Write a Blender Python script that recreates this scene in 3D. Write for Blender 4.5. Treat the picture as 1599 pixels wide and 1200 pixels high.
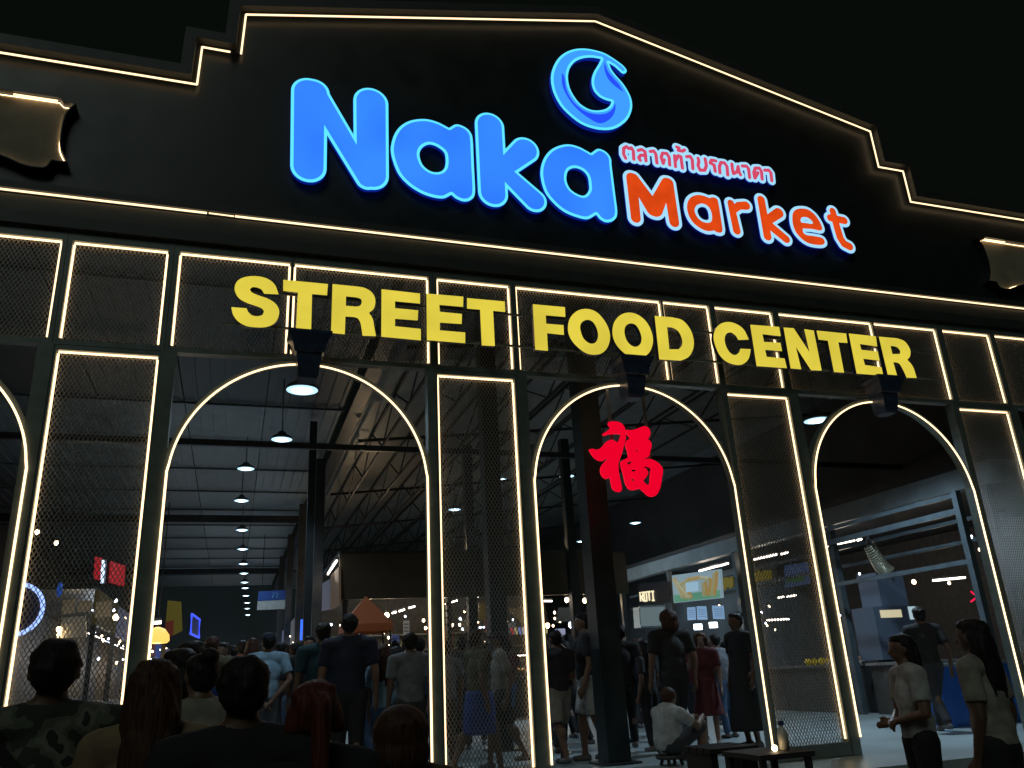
import bpy, math, random
import numpy as np
from mathutils import Vector, Matrix
from mathutils.geometry import tessellate_polygon
random.seed(7)
for o in list(bpy.data.objects): bpy.data.objects.remove(o, do_unlink=True)
SC = bpy.context.scene
COL = SC.collection
# ------------------------------------------------------------------ camera
cam = bpy.data.cameras.new('camera'); camo = bpy.data.objects.new('camera', cam); COL.objects.link(camo)
cam.sensor_width = 36.0; cam.lens = 28.503; cam.clip_start = 0.05; cam.clip_end = 600
camo.matrix_world = Matrix([[0.94934, -0.059707, -0.308526, 0.0], [-0.310143, -0.336235, -0.889245, 0.0], [-0.050643, 0.939883, -0.337719, 1.5], [0.0, 0.0, 0.0, 1.0]])
SC.camera = camo
# ------------------------------------------------------------------ night sky, faint added fill for street light, exposure
w = bpy.data.worlds.new('World'); SC.world = w; w.use_nodes = True
bg = w.node_tree.nodes['Background']; bg.inputs[0].default_value = (0.62, 0.95, 0.62, 1); bg.inputs[1].default_value = 0.0038
sun = bpy.data.lights.new('fill_sun', 'SUN'); sun.energy = 0.24; sun.angle = math.radians(25); sun.color = (0.84, 1.0, 0.90)  # fill from the camera side, added to lift the dark facade frames
suno = bpy.data.objects.new('fill_sun', sun); COL.objects.link(suno)
suno.rotation_euler = (math.radians(48), 0, math.radians(-28))
vs = SC.view_settings; vs.view_transform = 'Standard'; vs.look = 'None'; vs.exposure = 0.0; vs.gamma = 1.0
SC.render.engine = 'CYCLES'
SC.cycles.use_denoising = True
SC.cycles.max_bounces = 5; SC.cycles.diffuse_bounces = 3; SC.cycles.glossy_bounces = 3
SC.cycles.caustics_reflective = False; SC.cycles.caustics_refractive = False
SC.cycles.sample_clamp_indirect = 3.0
# ------------------------------------------------------------------ helpers
MATS = {}
def mat(name, base=(.5,.5,.5), rough=.5, metal=0., emit=None, es=1., noise=0., nscale=8., bump=0., rvar=.12):
    if name in MATS: return MATS[name]
    m = bpy.data.materials.new(name); m.use_nodes = True; nt = m.node_tree; N = nt.nodes; L = nt.links
    b = N['Principled BSDF']
    b.inputs['Base Color'].default_value = (*base, 1); b.inputs['Roughness'].default_value = rough; b.inputs['Metallic'].default_value = metal
    if emit: b.inputs['Emission Color'].default_value = (*emit, 1); b.inputs['Emission Strength'].default_value = es
    if noise or bump:
        tc = N.new('ShaderNodeTexCoord'); no = N.new('ShaderNodeTexNoise'); no.inputs['Scale'].default_value = nscale; no.inputs['Detail'].default_value = 6
        L.new(tc.outputs['Object'], no.inputs['Vector'])
        if noise:
            mr = N.new('ShaderNodeMapRange'); mr.inputs[3].default_value = 1-noise; mr.inputs[4].default_value = 1+noise
            mr.inputs[1].default_value = .3; mr.inputs[2].default_value = .7
            L.new(no.outputs['Fac'], mr.inputs[0])
            mx = N.new('ShaderNodeMix'); mx.data_type = 'RGBA'; mx.blend_type = 'MULTIPLY'; mx.inputs['Factor'].default_value = 1
            mx.inputs['A'].default_value = (*base, 1); L.new(mr.outputs[0], mx.inputs['B']); L.new(mx.outputs['Result'], b.inputs['Base Color'])
            m2 = N.new('ShaderNodeMapRange'); m2.inputs[3].default_value = max(0.02, rough-rvar); m2.inputs[4].default_value = min(1, rough+rvar)
            L.new(no.outputs['Fac'], m2.inputs[0]); L.new(m2.outputs[0], b.inputs['Roughness'])
        if bump:
            bp = N.new('ShaderNodeBump'); bp.inputs['Strength'].default_value = bump; bp.inputs['Distance'].default_value = .02
            L.new(no.outputs['Fac'], bp.inputs['Height']); L.new(bp.outputs[0], b.inputs['Normal'])
    MATS[name] = m; return m
class MB:
    def __init__(s): s.v = []; s.f = []
    def add(s, vs, fs):
        n = len(s.v); s.v += [tuple(map(float, p)) for p in vs]; s.f += [tuple(i+n for i in f) for f in fs]; return s
    def box(s, x0, x1, y0, y1, z0, z1):
        return s.add([(x0,y0,z0),(x1,y0,z0),(x1,y1,z0),(x0,y1,z0),(x0,y0,z1),(x1,y0,z1),(x1,y1,z1),(x0,y1,z1)],
                     [(0,3,2,1),(4,5,6,7),(0,1,5,4),(1,2,6,5),(2,3,7,6),(3,0,4,7)])
    def bar(s, a, b, w, h=None, up=(0,0,1)):
        h = h or w; a = Vector(a); b = Vector(b); d = (b-a).normalized(); up = Vector(up)
        if abs(d.dot(up)) > .97: up = Vector((0,1,0))
        r = d.cross(up).normalized(); u = r.cross(d).normalized(); vs = []
        for p in (a, b):
            for i, j in ((-1,-1),(1,-1),(1,1),(-1,1)): vs.append(p + r*(i*w/2) + u*(j*h/2))
        return s.add(vs, [(0,1,2,3),(7,6,5,4),(0,4,5,1),(1,5,6,2),(2,6,7,3),(3,7,4,0)])
    def tube(s, pts, r, n=8, closed=False, taper=None):
        pts = [Vector(p) for p in pts]; k = len(pts); vs = []; fs = []; pu = None
        for i, p in enumerate(pts):
            if closed: d = pts[(i+1) % k]-pts[i-1]
            else: d = pts[min(i+1, k-1)]-pts[max(i-1, 0)]
            d.normalize()
            if pu is None: pu = Vector((0,0,1)) if abs(d.z) < .9 else Vector((0,1,0))
            a = d.cross(pu).normalized(); pu = a.cross(d).normalized(); rr = r if taper is None else taper[i]
            for j in range(n):
                t = 2*math.pi*j/n; vs.append(p + a*(math.cos(t)*rr) + pu*(math.sin(t)*rr))
        for i in range(k if closed else k-1):
            for j in range(n):
                q = ((i+1) % k)*n; fs.append((i*n+j, i*n+(j+1) % n, q+(j+1) % n, q+j))
        if not closed: fs += [tuple(range(n))[::-1], tuple((k-1)*n+j for j in range(n))]
        return s.add(vs, fs)
    def lathe(s, prof, c, n=20, axis='z'):
        vs = []; fs = []
        for r, z in prof:
            for j in range(n):
                t = 2*math.pi*j/n; vs.append((c[0]+r*math.cos(t), c[1]+r*math.sin(t), c[2]+z))
        for i in range(len(prof)-1):
            for j in range(n): fs.append((i*n+j, i*n+(j+1) % n, (i+1)*n+(j+1) % n, (i+1)*n+j))
        fs += [tuple(range(n))[::-1], tuple((len(prof)-1)*n+j for j in range(n))]
        return s.add(vs, fs)
    def ell(s, c, r, nu=14, nv=9):
        vs = [(c[0],c[1],c[2]-r[2])]; fs = []
        for i in range(1, nv):
            ph = -math.pi/2+math.pi*i/nv
            for j in range(nu):
                t = 2*math.pi*j/nu; vs.append((c[0]+r[0]*math.cos(ph)*math.cos(t), c[1]+r[1]*math.cos(ph)*math.sin(t), c[2]+r[2]*math.sin(ph)))
        vs.append((c[0],c[1],c[2]+r[2])); top = len(vs)-1
        for j in range(nu): fs.append((0, 1+(j+1) % nu, 1+j)); fs.append((top, top-nu+j, top-nu+(j+1) % nu))
        for i in range(nv-2):
            for j in range(nu): a = 1+i*nu; fs.append((a+j, a+(j+1) % nu, a+nu+(j+1) % nu, a+nu+j))
        return s.add(vs, fs)
    def cap(s, a, ra, b, rb, n=12, flat=False):
        a = Vector(a); b = Vector(b); d = (b-a); L = d.length; d.normalize()
        if flat: return s.tube([a, b], ra, n, taper=[ra, rb])
        pts = []; rr = []
        for k in (-80,-55,-30): t = math.radians(k); pts.append(a+d*(ra*math.sin(t))); rr.append(ra*math.cos(t))
        pts += [a, b]; rr += [ra, rb]
        for k in (30,55,80): t = math.radians(k); pts.append(b+d*(rb*math.sin(t))); rr.append(rb*math.cos(t))
        return s.tube(pts, 0, n, taper=rr)
    def prism(s, outer, holes, y0, y1):
        """solid between y0 (front) and y1 (back) with outline in x,z"""
        def area(p): return sum(p[i][0]*p[(i+1) % len(p)][1]-p[(i+1) % len(p)][0]*p[i][1] for i in range(len(p)))
        loops = []
        for k, p in enumerate([outer]+list(holes)):
            a = area(p)
            if (a < 0) == (k == 0): p = p[::-1]
            loops.append([Vector((q[0], q[1], 0)) for q in p])
        tri = tessellate_polygon(loops); flat = [q for l in loops for q in l]; n = len(flat)
        vs = [(q.x, y0, q.y) for q in flat]+[(q.x, y1, q.y) for q in flat]; fs = []
        for t in tri:
            a, b, c = [flat[i] for i in t]
            if (b-a).cross(c-a).z < 0: t = (t[0], t[2], t[1])
            fs.append((t[0], t[1], t[2])); fs.append((t[2]+n, t[1]+n, t[0]+n))
        k = 0
        for l in loops:
            m = len(l)
            for i in range(m): a = k+i; b = k+(i+1) % m; fs.append((b, a, a+n, b+n))
            k += m
        return s.add(vs, fs)
    def build(s, name, m, parent=None, smooth=False, bevel=0):
        me = bpy.data.meshes.new(name); me.from_pydata(s.v, [], s.f); me.materials.append(m); me.update()
        if smooth: me.shade_smooth()
        return link(name, me, parent)
def link(name, me, parent=None):
    o = bpy.data.objects.new(name, me); COL.objects.link(o)
    if parent: attach(o, parent)
    return o
def attach(o, parent, local=False):
    """meshes are modelled in place; the parent's own offset is taken out again"""
    o.parent = parent
    if not local and parent.parent is None: o.matrix_parent_inverse = Matrix.Translation(-parent.location)
def thing(name, loc, label, cat, group=None):
    o = bpy.data.objects.new(name, None); COL.objects.link(o); o.location = loc; o.empty_display_size = .2
    return tag(o, label, cat, group)
def tag(o, label, cat, group=None):
    o['label'] = label; o['category'] = cat
    if group: o['group'] = group
    return o
def struct(o): o['kind'] = 'structure'; return o
def stuff(o): o['kind'] = 'stuff'; return o
def lamp(name, parent, loc, energy, color, size=.2, spot=None, aim=None):
    l = bpy.data.lights.new(name, 'SPOT' if spot else 'POINT'); l.energy = energy; l.color = color; l.shadow_soft_size = size
    if spot: l.spot_size = math.radians(spot); l.spot_blend = .5
    o = bpy.data.objects.new(name, l); COL.objects.link(o); o.location = loc
    if parent: attach(o, parent)
    return o
def smooth_loop(pts, step=.02):
    """closed outline through the points; a third value marks a hard corner"""
    n = len(pts); out = []
    P = [np.array(p[:2]) for p in pts]; K = [len(p) > 2 for p in pts]
    for i in range(n):
        p1, p2 = P[i], P[(i+1) % n]
        if K[i] and K[(i+1) % n]: out.append(tuple(p1)); continue
        p0 = 2*p1-p2 if K[i] else P[i-1]
        p3 = 2*p2-p1 if K[(i+1) % n] else P[(i+2) % n]
        m = max(1, min(6, int(np.linalg.norm(p2-p1)/step)))
        for k in range(m):
            t = k/m
            out.append(tuple(.5*((2*p1)+(p2-p0)*t+(2*p0-5*p1+4*p2-p3)*t*t+(3*p1-p0-3*p2+p3)*t**3)))
    return [(float(a), float(b)) for a, b in out]
def sdf_shape(shape, pad, res):
    """grid of signed distances of a letter made of strokes or of an outline with holes"""
    if 's' in shape:
        xs = [p[0]+k*p[2] for s in shape['s'] for p in s for k in (-1,1)]; zs = [p[1]+k*p[2] for s in shape['s'] for p in s for k in (-1,1)]
    else:
        loops = [smooth_loop(shape['p'])]+[smooth_loop(h) for h in shape['h']]
        xs = [p[0] for p in loops[0]]; zs = [p[1] for p in loops[0]]
    x = np.arange(min(xs)-pad, max(xs)+pad+res, res); z = np.arange(min(zs)-pad, max(zs)+pad+res, res)
    X, Z = np.meshgrid(x, z, indexing='ij')
    if 's' in shape:
        D = np.full(X.shape, 9.)
        for s in shape['s']:
            for (ax,az,ar),(bx,bz,br) in zip(s[:-1], s[1:]):
                dx, dz = bx-ax, bz-az; t = np.clip(((X-ax)*dx+(Z-az)*dz)/(dx*dx+dz*dz), 0, 1)
                D = np.minimum(D, np.hypot(X-ax-t*dx, Z-az-t*dz)-(ar+(br-ar)*t))
    else:
        d2 = np.full(X.shape, 9.); ins = np.zeros(X.shape, bool)
        for l in loops:
            for (ax,az),(bx,bz) in zip(l, l[1:]+l[:1]):
                dx, dz = bx-ax, bz-az; q = dx*dx+dz*dz
                if q < 1e-12: continue
                t = np.clip(((X-ax)*dx+(Z-az)*dz)/q, 0, 1); d2 = np.minimum(d2, np.hypot(X-ax-t*dx, Z-az-t*dz))
                if dz != 0: ins ^= ((az > Z) != (bz > Z)) & (X < dx*(Z-az)/dz+ax)
        D = np.where(ins, -d2, d2)
    return x, z, D
def contours(x, z, D, lev):
    V = D-lev+1e-9; S = V < 0; seg = {}
    c = S[:-1,:-1]*1+S[1:,:-1]*2+S[1:,1:]*4+S[:-1,1:]*8
    TAB = {1:[(3,0)],2:[(0,1)],3:[(3,1)],4:[(1,2)],5:[(3,2),(1,0)],6:[(0,2)],7:[(3,2)],8:[(2,3)],9:[(2,0)],10:[(0,3),(2,1)],11:[(2,1)],12:[(1,3)],13:[(1,0)],14:[(0,3)]}
    def key(i, j, e): return (i, j, 'h') if e == 0 else (i+1, j, 'v') if e == 1 else (i, j+1, 'h') if e == 2 else (i, j, 'v')
    def pt(k):
        i, j, e = k
        if e == 'h': a, b = V[i,j], V[i+1,j]; t = a/(a-b); return (x[i]+t*(x[i+1]-x[i]), z[j])
        a, b = V[i,j], V[i,j+1]; t = a/(a-b); return (x[i], z[j]+t*(z[j+1]-z[j]))
    for i, j in np.argwhere((c > 0) & (c < 15)):
        for a, b in TAB[int(c[i,j])]: seg[key(i,j,a)] = key(i,j,b)
    loops = []
    while seg:
        k0, k = seg.popitem(); l = [k0]
        while k != k0 and k in seg: l.append(k); k = seg.pop(k)
        p = [pt(q) for q in l]
        p = simplify(p)
        if len(p) > 4: loops.append(p)
    def area(p): return .5*sum(p[i][0]*p[(i+1) % len(p)][1]-p[(i+1) % len(p)][0]*p[i][1] for i in range(len(p)))
    A = [area(p) for p in loops]
    if not A: return []
    sg = 1 if A[int(np.argmax(np.abs(A)))] > 0 else -1
    outs = [(p, []) for p, a in zip(loops, A) if a*sg > 0]
    def inside(q, p):
        r = False
        for i in range(len(p)):
            (ax,az),(bx,bz) = p[i-1], p[i]
            if (az > q[1]) != (bz > q[1]) and q[0] < (bx-ax)*(q[1]-az)/(bz-az)+ax: r = not r
        return r
    for p, a in zip(loops, A):
        if a*sg < 0:
            for o, h in outs:
                if inside(p[0], o): h.append(p); break
    return outs
def simplify(p, tol=.0012):
    def dp(a):
        if len(a) < 3: return a
        (ax,az),(bx,bz) = a[0], a[-1]; L = math.hypot(bx-ax, bz-az) or 1e-9
        ds = [abs((q[0]-ax)*(bz-az)-(q[1]-az)*(bx-ax))/L for q in a[1:-1]]
        i = int(np.argmax(ds))
        if ds[i] < tol: return [a[0], a[-1]]
        return dp(a[:i+2])[:-1]+dp(a[i+1:])
    h = len(p)//2
    return dp(p[:h+1])[:-1]+dp(p[h:]+p[:1])[:-1]
NAKA = [{'s':[[(0.488,6.913,0.1962),(0.465,7.91,0.2041)],[(0.465,7.91,0.1981),(0.508,7.926,0.1867)],[(0.518,7.948,0.1508),(1.135,6.855,0.1348)],[(1.17,7.919,0.2052),(1.184,6.927,0.1976)]]},{'p':[(1.406,7.268),(1.43,7.472),(1.506,7.633),(1.631,7.747),(1.806,7.807),(1.963,7.795),(2.109,7.735,1),(2.201,7.806),(2.31,7.785),(2.379,7.716),(2.401,7.604),(2.402,7.239),(2.403,6.883),(2.356,6.777),(2.267,6.736),(2.171,6.76),(2.115,6.806,1),(2.018,6.741),(1.885,6.738),(1.735,6.78),(1.587,6.875),(1.476,7.018)],'h':[[(1.741,7.283),(1.771,7.388),(1.849,7.454),(1.936,7.452),(2.023,7.399),(2.054,7.337),(2.053,7.203),(2.016,7.119),(1.948,7.081),(1.862,7.087),(1.778,7.156)]]},{'s':[[(2.625,7.868,0.1883),(2.627,6.902,0.1855)],[(2.765,7.266,0.1427),(3.071,7.589,0.1851)],[(2.773,7.233,0.1295),(3.148,6.881,0.1597)]]},{'p':[(3.252,7.266),(3.29,7.458),(3.38,7.615),(3.505,7.72),(3.662,7.78),(3.814,7.764),(3.963,7.698,1),(4.072,7.785),(4.181,7.756),(4.24,7.668),(4.239,7.547),(4.245,7.167),(4.247,6.865),(4.191,6.754),(4.089,6.71),(4.005,6.739),(3.957,6.801,1),(3.832,6.719),(3.683,6.728),(3.519,6.783),(3.381,6.898),(3.287,7.042)],'h':[[(3.599,7.311),(3.642,7.4),(3.732,7.443),(3.828,7.419),(3.887,7.346),(3.899,7.23),(3.886,7.135),(3.818,7.051),(3.732,7.054),(3.64,7.109),(3.595,7.205)]]}]
LOGO = {'p':[(4.626,9.15),(4.579,9.221),(4.507,9.272),(4.417,9.326),(4.302,9.374),(4.162,9.388),(4.02,9.379),(3.877,9.335),(3.743,9.251),(3.632,9.133),(3.547,8.976),(3.501,8.811),(3.5,8.645),(3.539,8.488),(3.616,8.341),(3.729,8.226),(3.856,8.139),(3.998,8.098),(4.155,8.093),(4.307,8.131),(4.443,8.22),(4.562,8.351),(4.634,8.519),(4.644,8.664),(4.61,8.788),(4.541,8.918),(4.457,9.019),(4.395,9.112),(4.364,9.219,1),(4.449,9.178),(4.525,9.108),(4.565,9.083),(4.602,9.098)],'h':[[(4.256,9.262,1),(4.126,9.256),(3.994,9.215),(3.872,9.134),(3.781,9.002),(3.74,8.85),(3.75,8.685),(3.801,8.555),(3.882,8.445),(4.001,8.386),(4.115,8.388),(4.234,8.433),(4.311,8.506),(4.344,8.579,1),(4.249,8.59),(4.161,8.629),(4.094,8.719),(4.081,8.859),(4.127,9.013),(4.212,9.165)]]}
LOGOD = [{'p':[(3.652,8.883,1),(3.648,8.676),(3.727,8.477),(3.839,8.335),(3.987,8.233),(4.119,8.183),(4.238,8.237),(4.335,8.345),(4.382,8.469),(4.383,8.552,1),(4.339,8.447),(4.238,8.357),(4.108,8.317),(3.961,8.322),(3.843,8.386),(3.746,8.499),(3.694,8.647),(3.685,8.825)],'h':[]},{'p':[(4.298,9.204,1),(4.326,9.07),(4.393,8.972),(4.471,8.877),(4.531,8.765,1),(4.475,8.799),(4.382,8.864),(4.31,8.968),(4.284,9.101)],'h':[]}]
MARKET = [{'s':[[(4.504,7.416,0.0753),(4.497,6.825,0.068)],[(4.529,7.411,0.0779),(4.769,6.999,0.1106)],[(5.012,7.418,0.0796),(4.787,6.995,0.1107)],[(5.032,7.421,0.077),(5.044,6.838,0.0698)]]},{'p':[(5.265,7.091),(5.3,7.202),(5.369,7.273),(5.466,7.31),(5.558,7.305),(5.628,7.285,1),(5.691,7.308),(5.742,7.289),(5.753,7.23),(5.755,7.029),(5.752,6.83),(5.722,6.78),(5.662,6.779),(5.626,6.8,1),(5.531,6.777),(5.431,6.8),(5.336,6.865),(5.279,6.962)],'h':[[(5.371,7.06),(5.408,7.138),(5.487,7.183),(5.565,7.175),(5.615,7.116),(5.626,7.011),(5.6,6.928),(5.537,6.899),(5.46,6.908),(5.396,6.965)]]},{'s':[[(5.946,7.258,0.0494),(5.971,6.84,0.0565)],[(5.969,7.154,0.0519),(6.071,7.236,0.0579),(6.179,7.252,0.0637)]]},{'s':[[(6.443,7.386,0.0584),(6.441,6.816,0.0593)],[(6.453,7.045,0.0647),(6.69,7.214,0.0756)],[(6.483,7.014,0.0623),(6.734,6.814,0.0576)]]},{'p':[(6.901,7.166),(6.931,7.254),(6.992,7.311),(7.085,7.339),(7.185,7.339),(7.274,7.285),(7.332,7.203),(7.363,7.111),(7.365,7.052),(7.32,7.027),(7.184,7.033),(7.038,7.021,1),(7.032,6.959),(7.074,6.923),(7.198,6.922),(7.321,6.915),(7.358,6.884),(7.36,6.837),(7.309,6.801),(7.194,6.79),(7.086,6.802),(6.997,6.849),(6.918,6.944),(6.892,7.058)],'h':[[(7.026,7.142),(7.048,7.187),(7.095,7.208),(7.158,7.209),(7.213,7.174),(7.235,7.129),(7.2,7.11),(7.113,7.113),(7.032,7.111)]]},{'s':[[(7.612,7.377,0.0511),(7.63,7.112,0.0568),(7.646,6.957,0.0577),(7.69,6.867,0.0576),(7.772,6.836,0.0602)],[(7.548,7.258,0.0557),(7.777,7.247,0.0575)]]}]
THAI = [{'s':[[(4.453,7.707,0.0233),(4.43,7.766,0.0233),(4.44,7.856,0.0234),(4.488,7.892,0.0235),(4.515,7.865,0.0235)],[(4.515,7.865,0.0235),(4.555,7.885,0.0236),(4.577,7.84,0.0236),(4.57,7.711,0.0234)]]},{'s':[[(4.65,7.861,0.0237),(4.706,7.887,0.0237),(4.749,7.862,0.0238),(4.747,7.717,0.0236)],[(4.753,7.799,0.0237),(4.68,7.794,0.0236),(4.645,7.748,0.0235),(4.663,7.711,0.0235)]]},{'s':[[(4.827,7.876,0.0239),(4.882,7.894,0.0239),(4.907,7.85,0.0239),(4.906,7.712,0.0237)]]},{'s':[[(5.021,7.78,0.0239),(4.998,7.72,0.0239),(4.98,7.813,0.0239),(5.012,7.884,0.0241),(5.074,7.887,0.0241),(5.101,7.834,0.0241),(5.094,7.712,0.0239)]]},{'s':[[(5.188,7.874,0.0242),(5.178,7.701,0.024)],[(5.184,7.784,0.0241),(5.244,7.884,0.0243),(5.282,7.874,0.0243),(5.281,7.694,0.0241)]]},{'s':[[(5.239,8.02,0.0244),(5.274,8.013,0.0245),(5.256,7.968,0.0244),(5.319,7.967,0.0245),(5.354,7.994,0.0245)]]},{'s':[[(5.371,7.889,0.0244),(5.428,7.904,0.0245),(5.452,7.854,0.0245),(5.44,7.713,0.0243)]]},{'s':[[(5.545,7.895,0.0246),(5.552,7.855,0.0246),(5.528,7.777,0.0245),(5.55,7.707,0.0244),(5.623,7.719,0.0245),(5.659,7.799,0.0246),(5.656,7.905,0.0247)]]},{'s':[[(5.784,7.729,0.0247),(5.783,7.828,0.0248),(5.723,7.851,0.0248),(5.754,7.901,0.0248),(5.819,7.9,0.0249)]]},{'s':[[(5.854,7.716,0.0247),(5.862,7.816,0.0249),(5.898,7.889,0.025),(5.955,7.89,0.025),(5.984,7.837,0.025),(5.973,7.702,0.0249)]]},{'s':[[(6.07,7.893,0.0252),(6.064,7.808,0.0251),(6.069,7.738,0.025),(6.133,7.778,0.0251),(6.164,7.867,0.0252)],[(6.164,7.867,0.0252),(6.165,7.775,0.0251),(6.18,7.74,0.0251)]]},{'s':[[(6.233,7.887,0.0253),(6.301,7.898,0.0254),(6.328,7.861,0.0254),(6.32,7.717,0.0252)]]},{'s':[[(6.471,7.821,0.0255),(6.404,7.723,0.0253),(6.402,7.806,0.0254),(6.441,7.888,0.0256),(6.51,7.9,0.0256),(6.534,7.844,0.0256),(6.521,7.725,0.0255)]]},{'s':[[(6.591,7.879,0.0257),(6.66,7.891,0.0258),(6.687,7.853,0.0258),(6.677,7.725,0.0256)]]}]
YELLOW = [{'p':[(-0.207,5.065,1),(-0.062,5.066,1),(-0.046,5.028),(-0.008,4.995),(0.043,4.989),(0.092,5.009),(0.104,5.047),(0.079,5.082),(0.023,5.103),(-0.07,5.131),(-0.146,5.176),(-0.187,5.257),(-0.178,5.338),(-0.131,5.392),(-0.05,5.424),(0.043,5.431),(0.128,5.41),(0.196,5.352),(0.234,5.253,1),(0.094,5.246,1),(0.069,5.289),(0.021,5.309),(-0.025,5.306),(-0.046,5.277),(-0.026,5.247),(0.035,5.221),(0.129,5.194),(0.206,5.148),(0.248,5.077),(0.241,4.992),(0.198,4.919),(0.126,4.881),(0.045,4.871),(-0.047,4.876),(-0.13,4.916),(-0.184,4.983)],'h':[]},{'p':[(0.274,5.42,1),(0.722,5.42,1),(0.716,5.292,1),(0.565,5.291,1),(0.569,4.868,1),(0.421,4.871,1),(0.424,5.294,1),(0.279,5.298,1)],'h':[]},{'p':[(0.769,5.425,1),(1.019,5.424,1),(1.1,5.416),(1.176,5.373),(1.214,5.293),(1.202,5.192),(1.148,5.133,1),(1.188,5.069),(1.204,4.983),(1.224,4.876,1),(1.086,4.869,1),(1.075,4.949),(1.059,5.024),(1.029,5.065),(0.985,5.072,1),(0.908,5.07,1),(0.905,4.87,1),(0.767,4.874,1)],'h':[[(0.91,5.301,1),(1.011,5.3,1),(1.061,5.289),(1.074,5.251),(1.057,5.205),(1.013,5.19,1),(0.909,5.19,1)]]},{'p':[(1.28,5.42,1),(1.694,5.412,1),(1.693,5.295,1),(1.423,5.296,1),(1.423,5.212,1),(1.672,5.211,1),(1.665,5.095,1),(1.423,5.092,1),(1.423,5.004,1),(1.697,4.997,1),(1.696,4.868,1),(1.28,4.875,1)],'h':[]},{'p':[(1.766,5.42,1),(2.176,5.424,1),(2.17,5.303,1),(1.904,5.302,1),(1.908,5.217,1),(2.154,5.214,1),(2.147,5.097,1),(1.906,5.092,1),(1.904,4.999,1),(2.184,4.998,1),(2.18,4.875,1),(1.763,4.877,1)],'h':[]},{'p':[(2.219,5.412,1),(2.651,5.414,1),(2.651,5.288,1),(2.511,5.289,1),(2.512,4.868,1),(2.365,4.865,1),(2.363,5.289,1),(2.215,5.287,1)],'h':[]},{'p':[(2.986,5.414,1),(3.373,5.415,1),(3.368,5.295,1),(3.13,5.293,1),(3.129,5.187,1),(3.338,5.188,1),(3.334,5.07,1),(3.131,5.074,1),(3.127,4.861,1),(2.98,4.863,1)],'h':[]},{'p':[(3.39,5.144),(3.424,5.279),(3.516,5.379),(3.637,5.419),(3.755,5.395),(3.845,5.304),(3.897,5.189),(3.903,5.077),(3.861,4.962),(3.791,4.888),(3.691,4.857),(3.582,4.872),(3.479,4.946),(3.412,5.036)],'h':[[(3.539,5.171),(3.566,5.243),(3.633,5.284),(3.701,5.27),(3.744,5.203),(3.759,5.107),(3.734,5.028),(3.682,4.989),(3.621,4.998),(3.564,5.056)]]},{'p':[(3.943,5.15),(3.978,5.281),(4.067,5.382),(4.187,5.425),(4.301,5.404),(4.395,5.326),(4.447,5.208),(4.453,5.081),(4.402,4.956),(4.321,4.884),(4.224,4.856),(4.113,4.878),(4.021,4.947),(3.96,5.04)],'h':[[(4.094,5.164),(4.117,5.243),(4.179,5.288),(4.251,5.277),(4.294,5.209),(4.312,5.118),(4.288,5.039),(4.226,4.994),(4.163,5.007),(4.112,5.066)]]},{'p':[(4.519,5.414,1),(4.748,5.417,1),(4.881,5.392),(4.966,5.297),(5.001,5.169),(4.982,5.038),(4.906,4.924),(4.794,4.866,1),(4.511,4.862,1)],'h':[[(4.664,5.285,1),(4.745,5.282),(4.815,5.24),(4.847,5.149),(4.839,5.069),(4.783,5.007,1),(4.656,4.997,1)]]},{'p':[(5.284,5.175),(5.323,5.304),(5.413,5.393),(5.533,5.427),(5.645,5.405),(5.731,5.339),(5.778,5.216,1),(5.63,5.199,1),(5.601,5.256),(5.54,5.292),(5.468,5.262),(5.433,5.188),(5.441,5.09),(5.485,5.014),(5.548,4.992),(5.612,5.033),(5.639,5.083,1),(5.784,5.087,1),(5.733,4.962),(5.644,4.885),(5.537,4.868),(5.41,4.903),(5.323,5.001)],'h':[]},{'p':[(5.838,5.418,1),(6.256,5.426,1),(6.256,5.302,1),(5.989,5.307,1),(5.994,5.201,1),(6.234,5.208,1),(6.237,5.099,1),(5.99,5.098,1),(5.996,5.003,1),(6.254,5.001,1),(6.263,4.876,1),(5.833,4.872,1)],'h':[]},{'p':[(6.326,5.423,1),(6.472,5.427,1),(6.651,5.104,1),(6.636,5.428,1),(6.773,5.421,1),(6.777,4.879,1),(6.623,4.874,1),(6.451,5.189,1),(6.473,4.876,1),(6.323,4.876,1)],'h':[]},{'p':[(6.822,5.425,1),(7.274,5.423,1),(7.265,5.293,1),(7.121,5.29,1),(7.116,4.875,1),(6.967,4.874,1),(6.968,5.3,1),(6.827,5.304,1)],'h':[]},{'p':[(7.322,5.427,1),(7.746,5.423,1),(7.733,5.283,1),(7.458,5.295,1),(7.464,5.21,1),(7.723,5.209,1),(7.72,5.082,1),(7.463,5.091,1),(7.469,5.002,1),(7.729,4.988,1),(7.726,4.876,1),(7.316,4.876,1)],'h':[]},{'p':[(7.801,5.423,1),(8.095,5.425,1),(8.209,5.389),(8.267,5.287),(8.245,5.188),(8.183,5.126,1),(8.248,5.035),(8.268,4.88,1),(8.108,4.873,1),(8.078,4.984),(8.034,5.067),(7.938,5.079,1),(7.952,4.881,1),(7.81,4.881,1)],'h':[[(7.953,5.31,1),(8.062,5.299),(8.103,5.245),(8.08,5.199,1),(7.956,5.191,1)]]}]
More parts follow.
